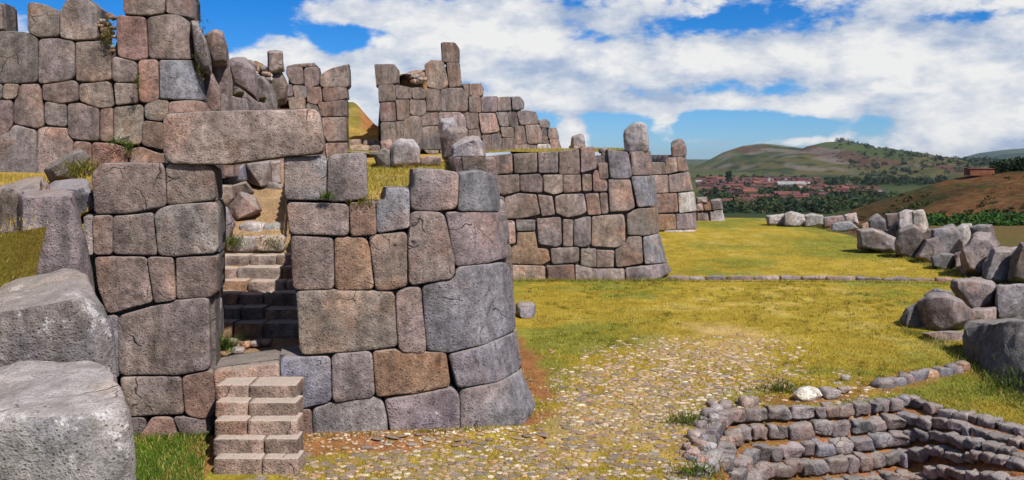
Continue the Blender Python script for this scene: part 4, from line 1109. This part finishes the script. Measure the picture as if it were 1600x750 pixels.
fringe('wall_foot_grass', 'grass growing round the megaliths on the right', [([gpt(u, v) for u, v in parse("1340,388 1400,400 1450,414 1500,430 1545,441 1620,446")], 2600, .22), ([gpt(u, v) for u, v in parse("1406,514 1440,524 1465,538 1505,562 1545,590 1580,618 1640,660")], 2200, .14), ([gpt(u, v) for u, v in parse("1195,352 1260,354 1340,360")], 900, .3)], (.11, .14, .02), .04, .17)
fringe('wall_foot_grass', 'thin grass along the low line of edging stones', [([gpt(u, v) for u, v in parse("1042,440 1150,439 1260,439 1380,441 1490,443")], 2400, .12)], (.2, .18, .025), .03, .10)
xq = rng.uniform(.4, 13, 1500); yq = rng.uniform(13.5, 30, 1500); nq = fbm(np.stack([xq*.7, yq*.7, 0*xq+5], -1), 3); kq = (nq > -.02) & (soft(xq, yq, PATH, .3) < .3) & (pit(xq, yq) > -.05) & (soft(xq, yq, CORNER_DIRT) < .2); xq, yq = xq[kq], yq[kq]
xq = np.repeat(xq, 16)+rng.normal(0, .05, len(xq)*16); yq = np.repeat(yq, 16)+rng.normal(0, .05, len(yq)*16); cq = gcol(xq, yq)*np.array([.7, .85, .8])*np.repeat(rng.uniform(.6, 1.25, (len(xq)//16, 1)), 16, 0)*rng.uniform(.7, 1.2, (len(xq), 1))
o = blades('lawn_tufts', xq, yq, gz(xq, yq), rng.uniform(.03, .085, len(xq)), cq, w=.008, lean=.55); o['kind'] = 'stuff'; o['label'] = 'coarser tufts scattered over the lawn'; o['category'] = 'grass'
patch('green_grass', 'lush green grass left of the outer stair', [gpt(u, v) for u, v in parse("190,790 205,690 240,690 330,680 326,700 315,760 300,800")], 6000, .03, .10, (.07, .125, .014), gz)
patch('terrace_grass', 'dry grass patch on the terrace edge behind the notch in the gateway wall', [(-2.35, 13.6), (-1.35, 13.6), (-1.3, 17.5), (-.6, 21), (-3.4, 21), (-3.4, 17)], 9000, .03, .09, (.25, .20, .035), tz)
patch('terrace_grass', 'dry yellow grass at the foot of the upper left wall', [(-10.6, 10.4), (-6.0, 10.4), (-6.4, 17.6), (-10.6, 17.6)], 16000, .03, .10, (.30, .21, .04), tz)
patch('terrace_grass', 'strip of sunlit grass along the top of the long retaining wall', [(-1.0, 30.5), (4.3, 30.5), (4.3, 35), (1.5, 35.5), (-1, 32)], 6000, .03, .08, (.26, .21, .04), tz)
def tuft(u, v, Y, n, r, h, label, col=(.07, .13, .015), hang=False, zsp=None):  # single plants: weeds, hanging plants and grass clumps, all made of blades
    p = ray(u, v, Y); m = n
    X = p[0]+rng.normal(0, r, m); Yv = p[1]+rng.normal(0, r*.5, m); Z = p[2]+rng.normal(0, (zsp if zsp else r*.4), m)
    c = np.array(col)*np.array([.85, .72, .9])*rng.uniform(.4, 1.4, (m, 1)); Hh = rng.uniform(.15, .75, m)*h*(-.6 if hang else 1)
    V = blades('plant_tuft', X-p[0], Yv-p[1], Z-p[2], Hh, c, w=.008, lean=.8); V.location = p; tag(V, label, 'plant'); V['kind'] = 'stuff'; return V
tuft(130, 268, 14.6, 320, .16, .30, 'green and yellow grass tuft between the dark boulder and the gateway wall', (.16, .17, .02))
tuft(187, 222, 17.9, 160, .12, .14, 'green weeds growing in a joint of the upper left wall')
tuft(201, 232, 17.9, 90, .05, .16, 'small weed below the joint weeds on the upper left wall', zsp=.07)
tuft(349, 543, 13.5, 300, .07, .32, 'green weed inside the doorway beside the left jamb')
tuft(316, 82, 18.45, 520, .07, .22, 'hanging dry green plants on the corner of the upper left wall', (.10, .11, .02), True, .30)
tuft(168, 56, 18.2, 240, .06, .2, 'green plants in the rubble gap at the top of the upper left wall', (.12, .12, .02), False, .16)
tuft(510, 307, 12.95, 120, .05, .12, 'small weed in the joint above the pale wall stone')
tuft(570, 315, 13.1, 130, .10, .08, 'grass fringe hanging over the notch of the gateway wall', (.16, .15, .02))
tuft(364, 379, 17.1, 240, .14, .22, 'weed at the foot of the passage rocks', (.10, .15, .02))
tuft(425, 381, 17.2, 200, .2, .12, 'green weeds on the upper passage step', (.12, .15, .02))
tuft(214, 132, 17.85, 130, .04, .12, 'moss strip in a vertical joint of the upper left wall', (.11, .13, .02), False, .14)
x, y = gpt(1222, 612); tuft(1222, 612, y, 700, .22, .16, 'dark green clump of grass beside the bright white rock', (.08, .12, .015))
x, y = gpt(1072, 662); tuft(1072, 662, y, 700, .16, .14, 'green grass clump left of the sunken terrace rim', (.10, .14, .02))
x, y = gpt(1090, 742); tuft(1090, 742, y, 600, .16, .14, 'green grass at the bottom edge beside the sunken terrace', (.09, .14, .02))
x, y = gpt(1580, 612); tuft(1585, 600, y, 500, .3, .2, 'green grass in the shade of the biggest dark block', (.07, .12, .015))

# ------------------------------------------------------------------ the valley town
WALLS = [plain('adobe_wall', (.13, .08, .055)), plain('whitewash', (.36, .34, .32)), plain('mud_brick', (.09, .05, .035))]
ROOFS = [plain('terracotta_roof', (.105, .038, .033)), plain('old_terracotta_roof', (.068, .033, .033)), plain('orange_roof', (.145, .056, .040))]
def house_mesh(w, d, h, r):
    V = np.array([(-w, -d, -6), (w, -d, -6), (w, d, -6), (-w, d, -6), (-w, -d, h), (w, -d, h), (w, d, h), (-w, d, h), (-w, 0, h+r), (w, 0, h+r)])/1.0
    F1 = [(0, 1, 5, 4), (1, 2, 6, 9, 5), (2, 3, 7, 6), (3, 0, 4, 8, 7)]
    e = .6; Rv = np.array([(-w-e, -d-e, h-.3), (w+e, -d-e, h-.3), (w+e, 0, h+r+.15), (-w-e, 0, h+r+.15), (w+e, d+e, h-.3), (-w-e, d+e, h-.3), (-w-e, -d-e, h-.6), (w+e, -d-e, h-.6), (w+e, d+e, h-.6), (-w-e, d+e, h-.6)])
    F2 = [(0, 1, 2, 3), (3, 2, 4, 5), (6, 7, 1, 0), (4, 8, 9, 5), (1, 7, 8, 4, 2), (0, 3, 5, 9, 6)]
    return (V, F1), (Rv, F2)
PROTO = []
for (w, d, h, r) in ((6, 4, 4.5, 2.2), (8, 4, 3.5, 2.0), (10, 4.5, 5.5, 2.4), (5, 4, 6, 2.0), (13, 4, 4, 2.2)):
    pr = []
    for (V, Fc), nm in zip(house_mesh(w, d, h, r), ('wall', 'roof')):
        me = bpy.data.meshes.new(nm); me.from_pydata(V.tolist(), [], Fc); me.materials.append(WALLS[0]); pr.append(me)
    PROTO.append(pr)
def vsolve(u, v):
    Yg = np.linspace(560, 1750, 120); zg = -35.5+sstep(Yg, 600, 1700)*5.5; vg = HV+F*(CZ-zg)/Yg
    Y = float(np.interp(-v, -vg, Yg)); x = (u-CU)/F*Y
    return x, Y, float(gz(np.array([x]), np.array([Y]))[0])
def house(u, v, rz, k, wm, rm, label, group='houses of the valley town', sc=1.0, name='house'):
    x, Y, zh = vsolve(u, v); e = empty(name, (x, Y, zh), label, 'house', group); e.rotation_euler = (0, 0, rz); e.scale = (sc, sc, sc)
    for me, nm, mt in ((PROTO[k][0], 'wall', wm), (PROTO[k][1], 'roof', rm)):
        o = bpy.data.objects.new(nm, me); link(o, e); o.material_slots[0].link = 'OBJECT'; o.material_slots[0].material = mt
    return e, Y
RN = ['red', 'dull red', 'orange']; WN = ['tan', 'white', 'brown']
for (v0, u0, u1, n) in ((281, 1100, 1250, 22), (284, 1092, 1290, 32), (287, 1092, 1290, 32), (291, 1090, 1235, 26), (295, 1095, 1330, 22), (300, 1095, 1180, 17), (305, 1100, 1185, 15), (310, 1140, 1290, 18), (300, 1255, 1375, 22), (296, 1300, 1372, 16), (316, 1150, 1200, 7), (306, 1285, 1330, 8), (322, 1100, 1170, 6)):
    for i in range(n):
        u = u0+(u1-u0)*(i+random.uniform(.1, .9))/n; v = v0+random.uniform(-1.6, 1.6); wi = random.choice([0, 0, 1, 2]); ri = random.randrange(3)
        house(u, v, random.choice([0, 0, .15, -.2, 1.5, .4]), random.randrange(5), WALLS[wi], ROOFS[ri], 'small %s-walled house with %s roof in %s of the distant valley town' % (WN[wi], RN[ri], 'the far rows' if v0 < 293 else 'the near rows'), sc=random.uniform(.42, .8))
e, Y = house(1236, 294, 0, 4, WALLS[1], plain('pale_metal_roof', (.28, .28, .28)), 'long white building above the dark trees of the valley town', None, 1.25, 'long_building')
e, Y = house(1148, 321, .1, 4, WALLS[0], ROOFS[0], 'large red-roofed house nearest of the valley town, in front of dark trees', None, .9, 'large_house')
PROTO.append(None)
tb = empty('church_tower', (0, 0, 0), 'tiny white tower standing above the red roofs of the valley', 'tower')
V, Fc = rockbox_data((4, 4, 11), 1, 3, 20, 0); x, y = (1201-CU)/F*1150, 1150; zz = float(gz(np.array([x]), np.array([y]))[0])
tb.location = (x, y, zz); m_ = plain('tower_white', (.34, .33, .31))
mesh_obj('wall', V+np.array([x, y, zz+4.5]), Fc, m_, tb, False); mesh_obj('roof', np.array([(-2.3, -2.3, 10), (2.3, -2.3, 10), (2.3, 2.3, 10), (-2.3, 2.3, 10), (0, 0, 13)])+np.array([x, y, zz]), [(0, 1, 4), (1, 2, 4), (2, 3, 4), (3, 0, 4), (3, 2, 1, 0)], ROOFS[1], tb, False)

# ------------------------------------------------------------------ far trees, scrub and the brick building on the brown rise
def crowns(name, items, label, parent=None, kind='stuff', leaf=.16, per=90):
    Vs, Cs = [], []
    for (x, y, z, r, h, col) in items:
        q = rng.normal(0, 1, (per, 3)); q /= np.linalg.norm(q, axis=1)[:, None]; q *= rng.uniform(.35, 1, (per, 1))**.5
        lob = 1+.35*vnoise(q*2.2+x)
        c = q*lob[:, None]*np.array([r, r, h/2])+np.array([x, y, z+h/2])
        t = rng.normal(0, 1, (per, 3, 3))*leaf*r*1.6
        Vs.append((c[:, None]+t).reshape(-1, 3)); Cs.append(np.repeat(np.array(col)*rng.uniform(.6, 1.45, (per, 1)), 3, 0))
    V = np.concatenate(Vs); n = len(V)//3
    o = mesh_obj(name, V, np.arange(3*n).reshape(-1, 3).tolist(), LEAF, parent, False); set_col(o, np.concatenate(Cs)); o['kind'] = kind; o['label'] = label
    return o
it = []
valley = vsolve
for (u0, u1, v0, v1, n, r) in ((1190, 1300, 320, 334, 70, 4.2), (1130, 1200, 326, 334, 26, 4), (1185, 1250, 298, 312, 26, 3.6), (1090, 1320, 284, 306, 120, 2.6), (1250, 1375, 297, 306, 40, 2.6), (1095, 1190, 300, 318, 40, 2.8), (1290, 1400, 306, 314, 36, 3.6), (1290, 1400, 314, 330, 60, 4), (1290, 1480, 281, 290, 110, 4.2), (1100, 1140, 303, 318, 14, 3.6), (1250, 1300, 300, 308, 16, 3.6), (1085, 1260, 277, 281, 36, 3.2)):
    for i in range(n):
        x, y, z = valley(random.uniform(u0, u1), random.uniform(v0, v1)); k = random.uniform(.6, 1.3)
        it.append((x, y, z-1, r*k, r*k*1.8, random.choice([(.022, .042, .018), (.030, .055, .02), (.018, .034, .017), (.045, .055, .02)])))
o = crowns('valley_wood', it, 'dark woods spread through and below the valley town'); o['category'] = 'trees'
x, y, z = valley(1139, 291)
tr = empty('cypress_tree', (x, y, z), 'dark pointed tree rising above the upper roofs of the valley town', 'tree')
o = crowns('crown', [(x, y, z+2, 4.0, 17, (.02, .035, .018))], 'dark crown', tr, 'thing', .2, 260); del o['kind']; del o['label']
mesh_obj('trunk', np.array([(x-.5, y-.5, z-2), (x+.5, y-.5, z-2), (x, y+.5, z-2), (x-.2, y-.2, z+10), (x+.2, y-.2, z+10), (x, y+.2, z+10)]), [(0, 1, 4, 3), (1, 2, 5, 4), (2, 0, 3, 5)], plain('bark', (.08, .05, .03)), tr)
it = []
for (s, Yr, n, hh) in (("1235,241 1260,229 1290,222 1315,221 1340,228 1380,238 1420,246", 2300, 95, 9), ("1420,246 1480,249 1540,250 1600,256", 2300, 60, 9)):
    P = np.array(parse(s))
    for i in range(n):
        u = random.uniform(max(P[0, 0], 1300) if n > 70 else P[0, 0], P[-1, 0]); v = np.interp(u, P[:, 0], P[:, 1]); p = ray(u, v, Yr-8); k = random.uniform(.5, 1.3)
        it.append((p[0], p[1], p[2]-3, 3.2*k, hh*1.25*k, (.022, .036, .018)))
for i in range(520):
    u = random.uniform(1300, 1640); v = random.uniform(240, 280); p = ray(u, v, 1)
    Y = random.uniform(1560, 2250); t = (Y-1500)/800; zt = np.interp((u-CU)/F*Y, [(q[0]-CU)/F*2300 for q in parse("1150,300 1235,241 1290,222 1315,221 1340,228 1420,246 1540,250 1600,256 1750,262")], [CZ-(q[1]-HV)/F*2300 for q in parse("1150,300 1235,241 1290,222 1315,221 1340,228 1420,246 1540,250 1600,256 1750,262")])
    k = random.uniform(.6, 1.4); it.append(((u-CU)/F*Y, Y, -31+(zt+31)*t**.95-2, 4.5*k, 7*k, random.choice([(.025, .045, .02), (.035, .055, .024), (.03, .04, .02)])))
o = crowns('ridge_wood', it, 'dark trees along the ridge of the farther green hill', per=34, leaf=.22); o['category'] = 'trees'
it = []
for i in range(170):
    Y = random.uniform(104, 117); u = random.uniform(1430, 1680); k = random.uniform(.5, 1.2)
    it.append(((u-CU)/F*Y, Y, float(gz(np.array([(u-CU)/F*Y]), np.array([Y]))[0])-.3, 1.0*k, .9*k, random.choice([(.03, .075, .016), (.05, .095, .02), (.03, .06, .014)])))
o = crowns('hedge_scrub', it, 'green scrub along the foot of the brown rise', per=130, leaf=.11); o['category'] = 'scrub'
def brown_z(u, Y):
    P = parse("1270,352 1300,338 1330,328 1400,305 1480,281 1530,270 1560,266 1640,262 1750,256 1900,250"); x = (u-CU)/F*Y
    top = np.interp(x, [(a-CU)/F*210 for a, b in P], [CZ-(b-HV)/F*210 for a, b in P]); return -4.6+(top+4.6)*max((Y-116)/94, 0)**.8
it = []
for i in range(300):
    Y = random.uniform(128, 208); u = random.uniform(1320, 1680)
    if fbm(np.array([[u*.02, Y*.05, 3.]]), 3)[0] < .05 and random.random() < .8: continue
    k = random.uniform(.3, .8); it.append(((u-CU)/F*Y, Y, brown_z(u, Y)-.3, 1.2*k, .8*k, random.choice([(.035, .045, .014), (.06, .05, .02), (.03, .04, .012)])))
for i in range(60):
    u = random.uniform(1552, 1660); k = random.uniform(.6, 1.2); it.append(((u-CU)/F*206, 206, brown_z(u, 206)-.5, 1.5*k, 3.0*k, (.018, .03, .012)))
o = crowns('hillside_scrub', it, 'dark bushes dotted over the brown rise', per=60, leaf=.15); o['category'] = 'scrub'
x0, x1 = (1514-CU)/F*205, (1553-CU)/F*205; zb = CZ-(273-HV)/F*206
bb = empty('brick_building', ((x0+x1)/2, 206, zb), 'long low orange brick building on top of the brown rise', 'building')
BR = plain('orange_brick', (.24, .085, .045))
V, Fc = rockbox_data((x1-x0, 3, 1.6), 2, 2, 30, 0); mesh_obj('wall', V+np.array([(x0+x1)/2, 206, zb+.6]), Fc, BR, bb, False)
mesh_obj('roof', np.array([(x0-.2, 204.3, zb+1.35), (x1+.2, 204.3, zb+1.35), (x1+.2, 206, zb+1.6), (x0-.2, 206, zb+1.6), (x1+.2, 207.7, zb+1.35), (x0-.2, 207.7, zb+1.35)]), [(0, 1, 2, 3), (3, 2, 4, 5)], ROOFS[0], bb, False)

# ------------------------------------------------------------------ thin highland air
def haze(density):
    x0, x1, y0, y1, z0, z1 = -9500, 9500, -90, 12500, -48, 75
    V = [(x, y, z) for x in (x0, x1) for y in (y0, y1) for z in (z0, z1)]
    Fc = [(0, 1, 3, 2), (4, 6, 7, 5), (0, 4, 5, 1), (2, 3, 7, 6), (0, 2, 6, 4), (1, 5, 7, 3)]
    m = bpy.data.materials.new('thin_air'); m.use_nodes = True; nt = m.node_tree; nt.nodes.clear()
    out = nt.nodes.new('ShaderNodeOutputMaterial'); v = nt.nodes.new('ShaderNodeVolumePrincipled')
    v.inputs['Color'].default_value = (.72, .82, 1, 1); v.inputs['Density'].default_value = density; v.inputs['Anisotropy'].default_value = 0.3
    nt.links.new(v.outputs[0], out.inputs['Volume'])
    o = mesh_obj('haze', V, Fc, m, None, False, origin=(0, 0, 0)); o['kind'] = 'stuff'; o['label'] = 'thin blue haze over the far valley and hills'
    return o
haze(3.2e-5)
